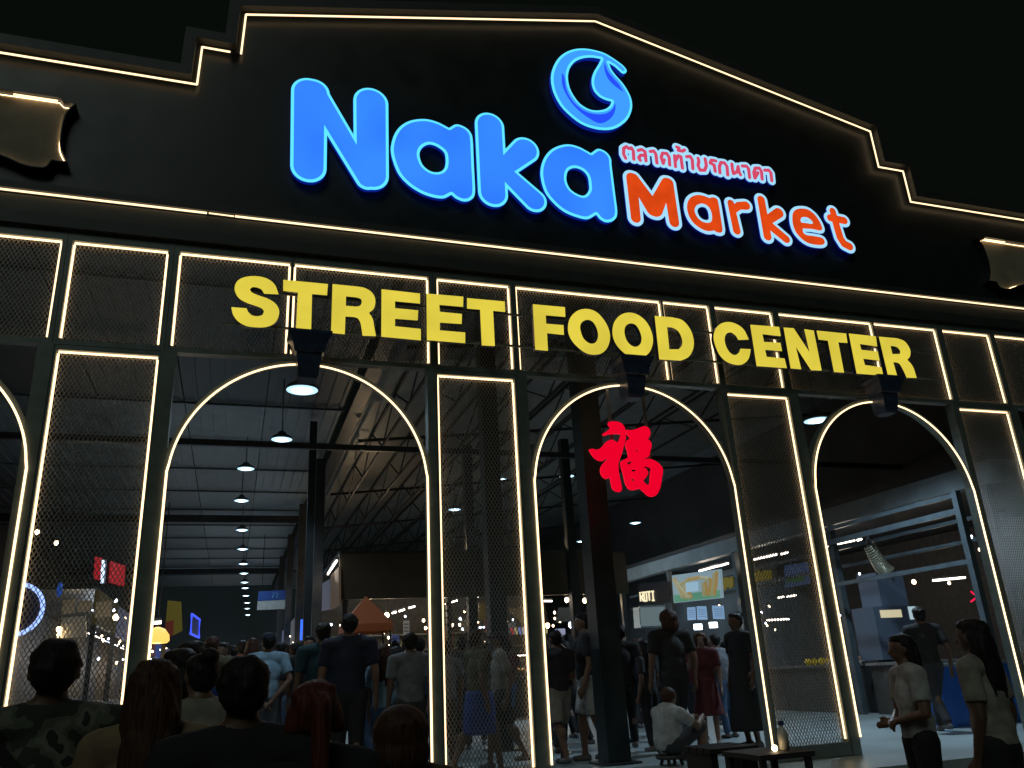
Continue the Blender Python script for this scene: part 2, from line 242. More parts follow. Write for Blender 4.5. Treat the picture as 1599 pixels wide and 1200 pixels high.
FU = [{'p':[(3.891,4.136),(3.976,4.149),(4.049,4.13),(4.086,4.079),(4.092,4.008),(4.079,3.929),(4.047,3.849),(4.021,3.778),(3.986,3.708),(3.961,3.647),(3.958,3.571),(3.963,3.494),(3.974,3.419),(3.971,3.352),(3.924,3.338),(3.869,3.37),(3.857,3.433),(3.85,3.496,1),(3.79,3.482),(3.749,3.523),(3.741,3.582),(3.77,3.642),(3.829,3.695),(3.845,3.721,1),(3.774,3.684),(3.711,3.695),(3.662,3.74),(3.627,3.808),(3.66,3.817),(3.722,3.807),(3.789,3.848),(3.84,3.902),(3.898,3.93),(3.943,3.919),(3.982,3.894,1),(4.011,3.943),(4.04,4.002,1),(3.933,4.002),(3.867,3.99),(3.825,3.975),(3.806,3.996),(3.862,4.029),(3.918,4.076,1),(3.888,4.105)],'h':[]},{'p':[(4.101,4.048),(4.182,4.056),(4.26,4.082),(4.339,4.108),(4.39,4.088),(4.407,4.035),(4.386,3.981),(4.36,3.957,1),(4.398,3.924),(4.402,3.871),(4.376,3.817),(4.354,3.755),(4.285,3.722,1),(4.369,3.72),(4.45,3.688),(4.505,3.629),(4.509,3.585),(4.482,3.49),(4.452,3.395),(4.4,3.317),(4.345,3.291),(4.291,3.303),(4.233,3.357),(4.199,3.381,1),(4.132,3.363),(4.069,3.37),(4.03,3.437),(4.017,3.53),(4.0,3.623),(4.002,3.683),(4.051,3.71),(4.1,3.738,1),(4.097,3.798),(4.081,3.867),(4.102,3.929),(4.152,3.958,1),(4.119,4.001)],'h':[[(4.188,3.819),(4.214,3.837),(4.241,3.83),(4.215,3.807)],[(4.068,3.659),(4.103,3.686),(4.146,3.692),(4.089,3.643)],[(4.11,3.575),(4.14,3.601),(4.186,3.594),(4.136,3.567)],[(4.105,3.532),(4.12,3.498),(4.155,3.482),(4.119,3.456),(4.104,3.481)],[(4.269,3.626),(4.322,3.641),(4.371,3.616),(4.355,3.564),(4.342,3.495),(4.319,3.418),(4.279,3.434),(4.25,3.467),(4.298,3.52),(4.322,3.563),(4.299,3.606)]]}]
PLAQUE = [(-2.791,7.291,1),(-2.03,7.323,1),(-1.984,7.276),(-1.877,7.276,1),(-1.94,7.172),(-1.961,7.052),(-1.964,6.884),(-1.95,6.741),(-1.908,6.646),(-1.872,6.576,1),(-1.945,6.574),(-2.007,6.579),(-2.036,6.503),(-2.063,6.479),(-2.153,6.474),(-2.26,6.491),(-2.386,6.544)]
# ------------------------------------------------------------------ materials
M_BOARD = mat('board_black', (.014,.021,.023), .42, noise=.25, nscale=3, bump=.04)
M_FRAME = mat('frame_paint', (.16,.19,.175), .42, .2, noise=.15, nscale=9)
M_TRIM = mat('trim_paint', (.045,.05,.046), .55, .1, noise=.15, nscale=6)
M_MESH = mat('expanded_steel', (.25,.235,.205), .45, .3)
M_LED = mat('led_warm', (.8,.8,.8), .5, emit=(1,.68,.37), es=2.5)
M_KEY = mat('keystone_paint', (.04,.06,.11), .3, noise=.2, nscale=12)
M_YEL = mat('sign_yellow', (.3,.25,.03), .4, emit=(.72,.585,.058), es=1, noise=0)
M_NAVY = mat('letter_return', (.02,.035,.1), .3)
M_BLUE = mat('sign_blue', (.01,.06,.3), .3, emit=(.035,.235,1.), es=1.0)
M_CYAN = mat('sign_cyan', (.02,.2,.3), .3, emit=(.10,.66,1.), es=1.25)
M_DBLUE = mat('sign_deep_blue', (.01,.03,.3), .3, emit=(.02,.08,.95), es=1.0)
M_ORANGE = mat('sign_orange', (.3,.04,.01), .3, emit=(.72,.062,.006), es=1)
M_RETURN = mat('letter_return_blue', (.01,.02,.12), .4, emit=(.004,.025,.5), es=.45)
M_ICE = mat('sign_ice', (.2,.3,.4), .3, emit=(.36,.74,1.), es=1.0)
M_PINK = mat('sign_pink', (.3,.05,.08), .3, emit=(.66,.065,.14), es=1)
M_RED = mat('sign_red', (.3,.0,.01), .4, emit=(.83,.0,.022), es=1)
def glow_variation(m, amt, scale):
    """uneven brightness of the tubes behind an acrylic face"""
    nt = m.node_tree; b = nt.nodes['Principled BSDF']; c = tuple(b.inputs['Emission Color'].default_value)
    tc = nt.nodes.new('ShaderNodeTexCoord'); no = nt.nodes.new('ShaderNodeTexNoise'); no.inputs['Scale'].default_value = scale; no.inputs['Detail'].default_value = 2
    nt.links.new(tc.outputs['Object'], no.inputs['Vector'])
    mr = nt.nodes.new('ShaderNodeMapRange'); mr.inputs[1].default_value = .35; mr.inputs[2].default_value = .65; mr.inputs[3].default_value = 1-amt; mr.inputs[4].default_value = 1+amt
    nt.links.new(no.outputs['Fac'], mr.inputs[0]); nt.links.new(mr.outputs[0], b.inputs['Emission Strength'])
glow_variation(M_YEL, .08, 2.2); glow_variation(M_ORANGE, .1, 5)
def blue_variation(m):
    nt = m.node_tree; b = nt.nodes['Principled BSDF']
    tc = nt.nodes.new('ShaderNodeTexCoord'); no = nt.nodes.new('ShaderNodeTexNoise'); no.inputs['Scale'].default_value = 1.3; no.inputs['Detail'].default_value = 0
    nt.links.new(tc.outputs['Object'], no.inputs['Vector'])
    cr = nt.nodes.new('ShaderNodeValToRGB'); cr.color_ramp.elements[0].position = .36; cr.color_ramp.elements[1].position = .66
    cr.color_ramp.elements[0].color = (.029,.205,1,1); cr.color_ramp.elements[1].color = (.04,.262,1,1)
    nt.links.new(no.outputs['Fac'], cr.inputs[0]); nt.links.new(cr.outputs[0], b.inputs['Emission Color'])
blue_variation(M_BLUE)
# ------------------------------------------------------------------ ground, steps, hall floor
M_GROUND = mat('paving', (.10,.10,.095), .8, noise=.3, nscale=2, bump=.2)
M_FLOOR = mat('hall_concrete', (.33,.39,.40), .36, noise=.22, nscale=1.3, bump=.05)
struct(MB().box(-80, 90, -60, 120, -.3, 0).build('ground', M_GROUND))
hf = struct(MB().box(-14, 26, 7.0, 80, .004, .5).build('floor', M_FLOOR))
for i, (ya, zt) in enumerate(((6.4,.17),(6.7,.335))): MB().box(-14, 26, ya, ya+.298, .004, zt).build('step', M_GROUND, hf)
# ------------------------------------------------------------------ the lit front
FAC = thing('market_facade', (4.18, 8, .5), 'dark stepped gable shopfront with arches, mesh panels and warm light strips', 'building front')
GP = [(-6,7.79),(-.735,7.79),(-.72,8.31),(-.305,8.31),(-.285,8.885),(4.24,9.92),(8.66,8.925),(8.66,8.295),(9.11,8.295),(9.11,7.765),(15,7.765)]
def offset_path(p, d):
    out = []
    for i in range(len(p)):
        ns = []
        for a, b in ((i-1,i),(i,i+1)):
            if a < 0 or b >= len(p): continue
            dx, dz = p[b][0]-p[a][0], p[b][1]-p[a][1]; L = math.hypot(dx, dz); ns.append((-dz/L, dx/L))
        if len(ns) == 1: nx, nz = ns[0]; k = 1
        else:
            nx, nz = ns[0][0]+ns[1][0], ns[0][1]+ns[1][1]; L = math.hypot(nx, nz); nx /= L; nz /= L; k = 1/max(.3, nx*ns[0][0]+nz*ns[0][1])
        out.append((p[i][0]+nx*d*k, p[i][1]+nz*d*k))
    return out
brd = offset_path(GP, .10)
MB().prism([brd[0][:1]+(6.235,)]+brd+[(brd[-1][0], 6.235)], [], 7.98, 8.08).build('gable_board', M_BOARD, FAC)
M_LEDG = mat('led_gable', (.8,.8,.8), .5, emit=(1,.70,.40), es=2.0)
def led(pts, parent, r=.0104, closed=False, m=None): return MB().tube(pts, r, 6, closed).build('led_strip', m or M_LED, parent)
o0, o1, o2 = offset_path(GP, .018), offset_path(GP, .062), offset_path(GP, .185)
ins = GP
for i in range(len(GP)-1):
    m = MB()
    for (a, b), (ya, yb) in (((o0, o1), (7.925, 7.979)), ((o1, o2), (7.83, 8.10))):
        q = [a[i], a[i+1], b[i+1], b[i]]
        m.add([(x, ya, z) for x, z in q]+[(x, yb, z) for x, z in q], [(0,1,2,3),(7,6,5,4),(0,4,5,1),(1,5,6,2),(2,6,7,3),(3,7,4,0)])
    t = m.build('gable_trim', M_TRIM, FAC)
    a, b = Vector((GP[i][0], 7.905, GP[i][1])), Vector((GP[i+1][0], 7.905, GP[i+1][1]))
    if i == 2: a, b = a, a+(b-a)*.72
    led([a, b], t, .0105, m=M_LEDG)
t = MB().box(-6, 15, 7.90, 7.979, 6.222, 6.30).build('band_trim', M_TRIM, FAC); led([(-6,7.925,6.204),(-.52,7.925,6.204)], t, m=M_LEDG); led([(-.50,7.925,6.206),(-.25,7.925,6.202)], t, .007, m=M_LEDG); led([(-.24,7.925,6.204),(15,7.925,6.204)], t, m=M_LEDG)
MB().box(-6, 15, 7.955, 8.10, 5.985, 6.186).build('band_moulding', M_TRIM, FAC)
MB().box(-6, 15, 7.915, 8.10, 5.855, 5.982).build('band_moulding', M_TRIM, FAC)
def mesh_fill(x0, x1, z0, z1, y, parent, w=.038, h=.066, t=.0060):
    m = MB(); W_, H_ = x1-x0, z1-z0
    for sgn in (1, -1):
        k = -H_/h
        n0, n1 = int(math.floor(-H_/h))-1, int(math.ceil(W_/w))+1
        for n in range(n0, n1):
            # line x = x0 + (n + s)*w, z = z0 + s*h for sgn 1, mirrored in x for -1
            s0 = max(0, -n); s1 = min(H_/h, W_/w-n)
            if s1-s0 < .3: continue
            pa = [(n+s0)*w, s0*h]; pb = [(n+s1)*w, s1*h]
            if sgn < 0: pa[0] = W_-pa[0]; pb[0] = W_-pb[0]
            yy = y+.003*sgn
            m.bar((x0+pa[0], yy, z0+pa[1]), (x0+pb[0], yy, z0+pb[1]), .006, t, up=(0,1,0))
    return stuff(m.build('mesh_infill', M_MESH, parent))
def panel(name, x0, x1, z0, z1, ex0, ex1, et, eb, bottom=True):
    m = MB(); ya, yb = 7.965, 8.07
    m.box(x0-ex0, x0, ya, yb, z0-eb, z1+et); m.box(x1, x1+ex1, ya, yb, z0-eb, z1+et)
    m.box(x0, x1, ya, yb, z1, z1+et); m.box(x0, x1, ya, yb, z0-eb, z0)
    f = m.build(name, M_FRAME, FAC)
    e = .0125
    led([(x0+e, 8.0, z1-e), (x1-e, 8.0, z1-e)], f)
    led([(x0+e, 8.0, z0+.03), (x0+e, 8.0, z1-.032)], f)
    led([(x1-e, 8.0, z0+.03), (x1-e, 8.0, z1-.032)], f)
    if bottom: led([(x0+.05, 8.05, z0+.009), (x1-.05, 8.05, z0+.009)], f, .008)
    mesh_fill(x0, x1, z0, z1, 8.035, f)
UP = [(-4.35,-1.815),(-1.725,-.85),(-.75,.355),(.385,1.845),(1.935,2.80),(2.87,4.755),(4.785,5.435),(5.515,6.37),(6.465,7.955),(7.985,9.06),(9.165,10.03),(10.12,12.6)]
for i, (a, b) in enumerate(UP):
    l = (a-UP[i-1][1])/2-.002 if i else .05; r = (UP[i+1][0]-b)/2-.002 if i < len(UP)-1 else .05
    panel('frieze_frame', a, b, 4.69, 5.745, l, r, .106, .05)
LOW = [(-1.725,-.84),(1.92,2.795),(5.515,6.395),(9.125,10.015)]
for a, b in LOW: panel('pilaster_frame', a, b, .64, 4.587, .02, .02, .048, .13, bottom=False)
for a, b in ((-1.885,-1.748),(-.818,-.69),(1.81,1.897),(2.818,2.935),(5.435,5.492),(6.418,6.535),(9.015,9.102),(10.038,10.16)):
    MB().box(a, b, 7.955, 8.09, .504, 4.637).build('column', M_FRAME, FAC)
R = 1.228; ZC = 4.588-R
for cx in (-3.05, .56, 4.185, 7.775):
    m = MB(); th0 = math.asin((3.5-ZC)/R); pts = [th0+(math.pi-2*th0)*i/40 for i in range(41)]
    for ra, rb, ya, yb in ((R+.016, R+.05, 7.962, 8.075),):
        for a, b in zip(pts[:-1], pts[1:]):
            q = [(cx+ra*math.cos(a), ZC+ra*math.sin(a)), (cx+rb*math.cos(a), ZC+rb*math.sin(a)), (cx+rb*math.cos(b), ZC+rb*math.sin(b)), (cx+ra*math.cos(b), ZC+ra*math.sin(b))]
            m.add([(x, ya, z) for x, z in q]+[(x, yb, z) for x, z in q], [(3,2,1,0),(4,5,6,7),(0,1,5,4),(2,3,7,6),(1,2,6,5),(3,0,4,7)])
    for sx in (-1, 1): m.box(cx+sx*(R+.005) if sx > 0 else cx-R-.028, cx+R+.028 if sx > 0 else cx-R-.005, 7.963, 8.075, .62, 3.49)
    arch = m.build('arch_frame', M_FRAME, FAC)
    g = .105/R
    for a0, a1 in ((th0, math.pi/2-g), (math.pi/2+g, math.pi-th0)):
        led([(cx+R*math.cos(a0+(a1-a0)*i/24), 7.947, ZC+R*math.sin(a0+(a1-a0)*i/24)) for i in range(25)], arch, .0102)
    xe = R*math.cos(th0)
    for sx in (-1, 1): led([(cx+sx*xe, 7.947, 3.505), (cx+sx*(xe+.012), 7.947, 3.44), (cx+sx*(xe+.012), 7.947, .68)], arch, .0108)
    # keystone: flared upper block on a narrower tapering shank
    k = MB()
    def wedge(zs, hw, yf):
        L = []
        for z, h, y in zip(zs, hw, yf): L += [(cx-h,y,z),(cx+h,y,z),(cx+h,7.975,z),(cx-h,7.975,z)]
        fs = [(0,1,2,3)]; n = len(zs)
        for i in range(n-1):
            for j in range(4): fs.append((4*i+j, 4*i+4+j, 4*i+4+(j+1) % 4, 4*i+(j+1) % 4))
        fs.append((4*n-1, 4*n-2, 4*n-3, 4*n-4)); k.add(L, fs)
    wedge([4.86,4.835,4.79,4.73,4.66,4.645], [.215,.215,.185,.165,.152,.146], [7.66,7.66,7.68,7.70,7.71,7.73])
    wedge([4.644,4.55,4.42,4.395], [.125,.115,.098,.088], [7.74,7.75,7.775,7.80])
    k.build('keystone', M_KEY, FAC)
def wallplaque(mirror, label):
    c = -2.72
    half = [(c, 7.32, 1)]+PLAQUE[1:]+[(-2.55, 6.59), (c, 6.60, 1)]
    loop = smooth_loop(half+[(2*c-p[0], p[1])+tuple(p[2:]) for p in half[-2:0:-1]], .05)
    if mirror: loop = [(2*4.165-x, z) for x, z in loop][::-1]
    xs = [p[0] for p in loop]; x0 = (min(xs)+max(xs))/2
    t = thing('wall_plaque', (x0, 7.98, 6.5), label, 'plaque')
    MB().prism(loop, [], 7.955, 7.979).build('back_plate', M_PLQ, t)
    def inset(p, d):
        q = []; n = len(p)
        A = sum(p[i-1][0]*p[i][1]-p[i][0]*p[i-1][1] for i in range(n)); s = 1 if A > 0 else -1
        for i in range(n):
            dx, dz = p[(i+1) % n][0]-p[i-1][0], p[(i+1) % n][1]-p[i-1][1]; L = math.hypot(dx, dz) or 1
            q.append((p[i][0]-s*dz/L*d, p[i][1]+s*dx/L*d))
        return q
    m = MB(); a, b = loop, inset(loop, -.012); n = len(a)
    for i in range(n):
        j = (i+1) % n; q = [a[i], a[j], b[j], b[i]]
        m.add([(x, 7.87, z) for x, z in q]+[(x, 7.979, z) for x, z in q], [(0,1,2,3),(7,6,5,4),(0,4,5,1),(2,6,7,3)])
    rim = m.build('rim', M_BOARD, t)
    a = inset(loop, .012)
    MB().tube([(x, 7.945, z) for x, z in a], .004, 5, True).build('edge_light', M_LEDDIM, rim)
    xt = [p[0] for p in loop if p[1] > 7.28]
    sx = 1 if not mirror else -1
    e = x0+sx*.68
    led([(e, 7.90, 7.300), (e-sx*.40, 7.90, 7.300)], rim, .010, m=M_LEDG)
M_PLQ = mat('plaque_face', (.30,.26,.19), .75, noise=.2, nscale=4)
M_LEDDIM = mat('led_dim', (.8,.8,.8), .5, emit=(1,.68,.36), es=5)
wallplaque(False, 'scalloped brown plaque with glowing rim cut off by the left end of the gable board')
wallplaque(True, 'scalloped brown plaque with glowing rim at the right end of the gable board')
# ------------------------------------------------------------------ signs
def letter(shape, root, yf, depth, mface, mborder, b, outward, face_t=.006, res=.006, dy=0):
    """outward: the outline is the coloured face and the border grows round it; else the outline is the border's edge"""
    x, z, Dd = sdf_shape(shape, b+.02 if outward else .02, res)
    lo, li = (b, 0) if outward else (0, -b)
    m = MB(); bb = MB()
    for o, h in contours(x, z, Dd, lo): m.prism(o, h, yf+face_t*2+.001+dy, yf+face_t+depth); bb.prism(o, h, yf+face_t+.0005+dy, yf+face_t*2+dy)
    L = m.build('letter', M_RETURN, root); bb.build('border', mborder, L)
    m = MB()
    for o, h in contours(x, z, Dd, li): m.prism(o, h, yf+dy, yf+face_t+dy)
    if m.f: m.build('face', mface, L)
    return L
sg = thing('blue_word_sign', (1.9, 7.95, 6.9), 'big rounded glowing blue word sign reading Naka on the gable', 'sign')
for s in NAKA: letter(s, sg, 7.876, .055, M_BLUE, M_CYAN, .034, False)
sg = thing('swirl_emblem_sign', (4.3, 7.95, 7.9), 'round glowing blue swirl emblem with a drop, above the words', 'sign')
letter(LOGO, sg, 7.876, .07, mat('sign_azure', (.01,.1,.3), .3, emit=(.05,.34,1), es=1), M_CYAN, .034, False, res=.005)
for s in LOGOD: MB().prism(smooth_loop(s['p']), [], 7.870, 7.8755).build('emblem_shade', M_DBLUE, sg)
sg = thing('orange_word_sign', (5.5, 7.95, 6.9), 'orange red word sign reading Market with pale blue glowing outline', 'sign')
for i, s in enumerate(MARKET): letter(s, sg, 7.876, .03, M_ORANGE, M_ICE, .044, True, dy=.0015*(i % 2))
sg = thing('thai_word_sign', (5.3, 7.95, 7.6), 'small red Thai lettering with pale blue glowing outline above the orange word', 'sign')
allth = dict(s=[q for s in THAI for q in s['s']])
x, z, Dd = sdf_shape(allth, .07, .006); m = MB()
bk = MB()
for o, h in contours(x, z, Dd, .040): m.prism(o, h, 7.885, 7.889); bk.prism(o, h, 7.8895, 7.915)
bo = bk.build('backing', M_RETURN, sg); m.build('border', M_ICE, bo)
for s in THAI:
    x, z, Dd = sdf_shape(s, .02, .0045); m = MB()
    for o, h in contours(x, z, Dd, 0): m.prism(o, h, 7.879, 7.884)
    m.build('letter', M_PINK, sg)
sg = thing('yellow_word_sign', (4.3, 7.8, 4.9), 'row of big yellow capital letters STREET FOOD CENTER across the mesh frieze', 'sign')
for s in YELLOW:
    o = smooth_loop(s['p']); h = [smooth_loop(q) for q in s['h']]
    L = MB().prism(o, h, 7.746, 7.80).build('letter', M_NAVY, sg)
    MB().prism(o, h, 7.738, 7.7455).build('face', M_YEL, L)
for zr in (4.905, 5.285): MB().box(-.3, 8.75, 7.802, 7.825, zr, zr+.022).build('mounting_rail', M_FRAME, sg)
for k in range(8): MB().box(-.1+k*1.22, -.07+k*1.22, 7.826, 7.964, 4.93, 4.95).build('bracket', M_FRAME, sg)
sg = thing('hanging_red_character', (4.1, 7.97, 3.3), 'red cut-out Chinese good fortune character hanging by two rods in the middle arch', 'sign')
for s in FU:
    o = smooth_loop(s['p']); h = [smooth_loop(q) for q in s['h']]
    MB().prism(o, h, 7.955, 7.985).build('character_half', M_RED, sg)
for xr, zt in ((3.93, 4.55), (4.385, 4.55)): MB().box(xr-.017, xr+.017, 7.992, 8.01, 3.9, zt).build('rod', mat('rod_grey', (.16,.16,.14), .5), sg)
MB().box(3.93, 4.385, 7.988, 8.012, 3.62, 3.645).build('cross_bar', mat('rod_grey'), sg)
MB().box(3.915, 3.945, 7.988, 8.012, 3.62, 3.9).build('rod', mat('rod_grey'), sg)
MB().box(4.37, 4.40, 7.988, 8.012, 3.62, 3.9).build('rod', mat('rod_grey'), sg)
# ------------------------------------------------------------------ the hall behind
M_SHEET = [mat('roof_sheet_%s' % n, c, .42, .25, noise=.2, nscale=2.5) for n, c in (('grey', (.26,.29,.30)), ('pale', (.34,.37,.38)), ('dull', (.21,.23,.24)))]
M_SHEETB = [mat('roof_sheet_%s' % n, c, .5, .1, noise=.2, nscale=2.5) for n, c in (('tan', (.27,.255,.22)), ('sand', (.32,.30,.26)), ('umber', (.23,.215,.185)))]
M_FRONT_SHADE = mat('roof_sheet_front', (.085,.09,.09), .45, .2, noise=.25, nscale=2.5)  # darker copy of the roof sheet; the unlit front bay's shade is in its colour
M_STEEL = mat('hall_steel', (.05,.055,.06), .4, .4, noise=.2, nscale=5)
M_COL = mat('column_dark', (.02,.03,.032), .35, .2, noise=.2, nscale=4)
M_STEELB = mat('column_paint', (.085,.11,.125), .35, .2, noise=.2, nscale=4)
M_DARK = mat('dark_panel', (.025,.023,.021), .6, noise=.2, nscale=4)
HALL = thing('market_hall', (5, 40, .5), 'deep dark steel market hall seen through the arches', 'hall')
for iy in range(15):
    for ix in range(6):
        x0 = -8+ix*1.68; y0 = 9.2+iy*2.9
        if iy > 10 and ix % 2: continue
        dx = 1.66 if iy <= 10 else 3.34
        m = MB(); n = 6 if iy < 8 else 1
        for k in range(n):   # shallow ribs
            xa = x0+dx*k/n; xb = x0+dx*(k+1)/n; xm = xa+(xb-xa)*.72
            m.box(xa, xm, y0, y0+2.86, 7.42, 7.45); m.box(xm, xb, y0, y0+2.86, 7.395, 7.45) if n > 1 else m.box(xm, xb, y0, y0+2.86, 7.42, 7.45)
        m.build('roof_panel', M_SHEET[random.choice((0,0,1,2))] if y0 > 16 else M_FRONT_SHADE, HALL)
def zr(x): return 7.5+(x-2.6)*.10
for iy in range(8):
    for ix in range(7):
        x0 = 2.6+ix*3.3; y0 = 9.0+iy*6
        MB().add([(x0,y0,zr(x0)),(x0+3.27,y0,zr(x0+3.27)),(x0+3.27,y0+5.96,zr(x0+3.27)),(x0,y0+5.96,zr(x0)),
                  (x0,y0,zr(x0)+.04),(x0+3.27,y0,zr(x0+3.27)+.04),(x0+3.27,y0+5.96,zr(x0+3.27)+.04),(x0,y0+5.96,zr(x0)+.04)],
                 [(0,3,2,1),(4,5,6,7),(0,1,5,4),(1,2,6,5),(2,3,7,6),(3,0,4,7)]).build('roof_panel', (M_SHEETB if ix < 4 else M_SHEET)[random.choice((0,1,2))] if y0 > 14.5 else M_FRONT_SHADE, HALL)
for k in range(14): MB().box(-8, 2.1, 9.1+k*2.9, 9.14+k*2.9, 7.345, 7.392).build('purlin', M_STEELB, HALL)
MB().box(2.2, 2.5, 9.1, 60, 7.3, 7.6).build('valley_gutter', M_STEEL, HALL)
for k in range(2): MB().box(-8, 2.1, 30+k*14, 30.12+k*14, 7.05, 7.30).build('beam', M_STEEL, HALL)
MB().box(-8, 16.9, 16.95, 17.05, 6.2, 6.32).build('header_beam', M_STEEL, HALL)
for j, xt in enumerate((3.1, 4.1, 5.1, 6.1, 7.2, 8.4, 9.8, 11.6)):        # lattice trusses running down the hall
    zt = zr(xt)-.05; zb = zt-.75
    tr = MB().bar((xt, 10.5, zt), (xt, 46, zt), .05).build('truss', M_DARK, HALL)
    MB().bar((xt, 10.5, zb), (xt, 46, zb), .05).build('chord', M_DARK, tr)
    for k in range(22):
        ya = 10.5+k*1.6
        MB().bar((xt, ya, zb if k % 2 else zt), (xt, ya+1.6, zt if k % 2 else zb), .03).build('web', M_DARK, tr)
for k in range(6): MB().bar((2.6, 13+k*6, zr(2.6)-.5), (24, 13+k*6, zr(24)-.5), .05, .07).build('cross_beam', M_DARK, HALL)
MB().box(-14, 26, 66, 66.2, .504, 9).build('end_wall', mat('end_wall_paint', (.05,.07,.085), .6, noise=.2, nscale=.5), HALL)
MB().box(-8.3, -8.1, 9, 66, .504, 7.6).build('side_wall', mat('side_wall_paint', (.16,.14,.115), .6, noise=.3, nscale=.8), HALL)
MB().box(17, 17.2, 8.3, 50, .504, 9.5).build('side_wall', mat('side_wall_dark', (.08,.085,.09), .6, noise=.3, nscale=.8), HALL)
for x, y, wd in ((4.2,9.25,.28),(3.72,12,.26),(1.5,18.6,.16),(2.0,22,.24),(2.0,28,.24),(2.0,34,.24),(2.0,40,.24),(8.0,19.2,.22),(5.6,20.1,.22)):
    c = MB().box(x-wd/2, x+wd/2, y-wd/2, y+wd/2, .525, 7.3).build('column', M_COL if y < 20 else M_STEEL, HALL)
    MB().box(x-wd/2-.09, x+wd/2+.09, y-wd/2-.09, y+wd/2+.09, .503, .524).build('base_plate', M_STEEL, c)
# ------------------------------------------------------------------ lights in the hall
M_LENS = mat('downlight_lens', (.8,.8,.8), .4, emit=(.62,.85,1.), es=9)
M_REFL = mat('downlight_reflector', (.5,.6,.65), .4, emit=(.42,.72,.92), es=1.5)
M_HOUS = mat('downlight_housing', (.12,.14,.16), .4, .4)
COOL = (.60,.82,1.)
def downlight(p, label, energy, r=.21, hang=7.35, lampy=True, group=None):
    p = Vector(p); t = thing('downlight', p, label, 'ceiling light', group)
    h = MB().lathe([(.03,.15),(.07,.13),(.10,.08),(r*.85,.04),(r,.0),(r,-.02),(r*.97,-.022)], p, 20).build('housing', M_HOUS, t, True)
    MB().lathe([(r*.62,-.032),(r*.4,-.045),(.03,-.05)], p, 20).build('lens', M_LENS, t, True)
    MB().lathe([(r*.94,-.0235),(r*.7,-.029),(.05,-.031)], p, 20).build('reflector', M_REFL, t, True)
    MB().tube([p+Vector((0,0,.15)), Vector((p.x, p.y, hang))], .012, 6).build('rod', M_HOUS, h)
    if lampy: lamp('downlight_lamp', t, p+Vector((0,0,-.10)), energy, COOL, .18, 150)
ORD = ['first','second','third','fourth','fifth','sixth','seventh','eighth','ninth','tenth','eleventh','twelfth','thirteenth','fourteenth']
ROW = [(0.658,10.100,5.094), (0.679,15.800,6.067), (0.061,20.000,6.512), (0.005,23.700,6.515), (0.085,28.300,6.501), (0.163,32.400,6.503), (0.244,36.400,6.505), (0.318,39.500,6.500), (0.402,43.000,6.507), (0.474,45.500,6.504), (0.572,49.300,6.498), (0.719,53.500,6.503), (0.793,57.400,6.502), (0.924,62.000,6.465)]
for i, p in enumerate(ROW):
    downlight(p, '%s round white downlight from the entrance in the long row over the aisle' % ORD[i], 130 if i < 1 else 240, lampy=i < 11, hang=7.3 if i else 7.3, group='downlights over the aisle')
downlight((8.331,19.900,6.509), 'white downlight seen inside the middle arch beside the thick column', 520)
downlight((6.376,24.500,6.500), 'white downlight seen through the mesh pilaster between first and middle arch', 220)
downlight((8.650,10.200,5.100), 'white downlight seen just outside the curve of the right arch', 560)
downlight((12.981,30.000,6.399), 'small white downlight low behind the thick column in the middle arch', 420)
downlight((13.386,26.000,6.404), 'small white downlight under the red character in the middle arch', 520)
downlight((6.119,36.000,6.734), 'small white downlight over the brown fascia behind the first arch', 50)
downlight((8.752,27.000,8.115), 'faint white downlight at the right edge of the mesh pilaster beside the middle arch', 40)
M_TUBE = mat('tube_white', (.8,.8,.8), .4, emit=(1,.86,.74), es=5)
M_TUBEC = mat('tube_cool', (.8,.8,.8), .4, emit=(.72,.78,1), es=5)
def tubelight(a, b, label, cool=False, energy=0, group=None, r=.022):
    a = Vector(a); b = Vector(b); t = thing('tube_light', a, label, 'tube light', group)
    MB().tube([a, b], r, 8).build('tube', M_TUBEC if cool else M_TUBE, t)
    u = Vector((0,0,.045)); MB().bar(a+u, b+u, .06, .035).build('housing', M_HOUS, t)
    if energy: lamp('tube_lamp', t, (a+b)/2-Vector((0,0,.08)), energy, (.75,.85,1) if cool else (1,.84,.66), .3)
M_BULB = mat('bulb_warm', (.8,.8,.8), .4, emit=(1,.74,.42), es=9)
M_BULBC = mat('bulb_cool', (.8,.8,.8), .4, emit=(.7,.82,1), es=9)
def bulb(p, label, r=.04, cool=False, energy=0, group=None):
    p = Vector(p); t = thing('hanging_bulb', p, label, 'light bulb', group)
    MB().ell(p, (r,r,r*1.15), 10, 7).build('globe', M_BULBC if cool else M_BULB, t, True)
    MB().lathe([(r*.5,r*.9),(r*.45,r*2),(.008,r*2.2),(.008,r*6)], p, 8).build('socket', M_DARK, t)
    if energy: lamp('bulb_lamp', t, p+(Vector((0,-.2,.0)) if energy > 100 else -Vector((0,0,r*1.6))), energy, (.75,.85,1) if cool else (1,.72,.42), r)
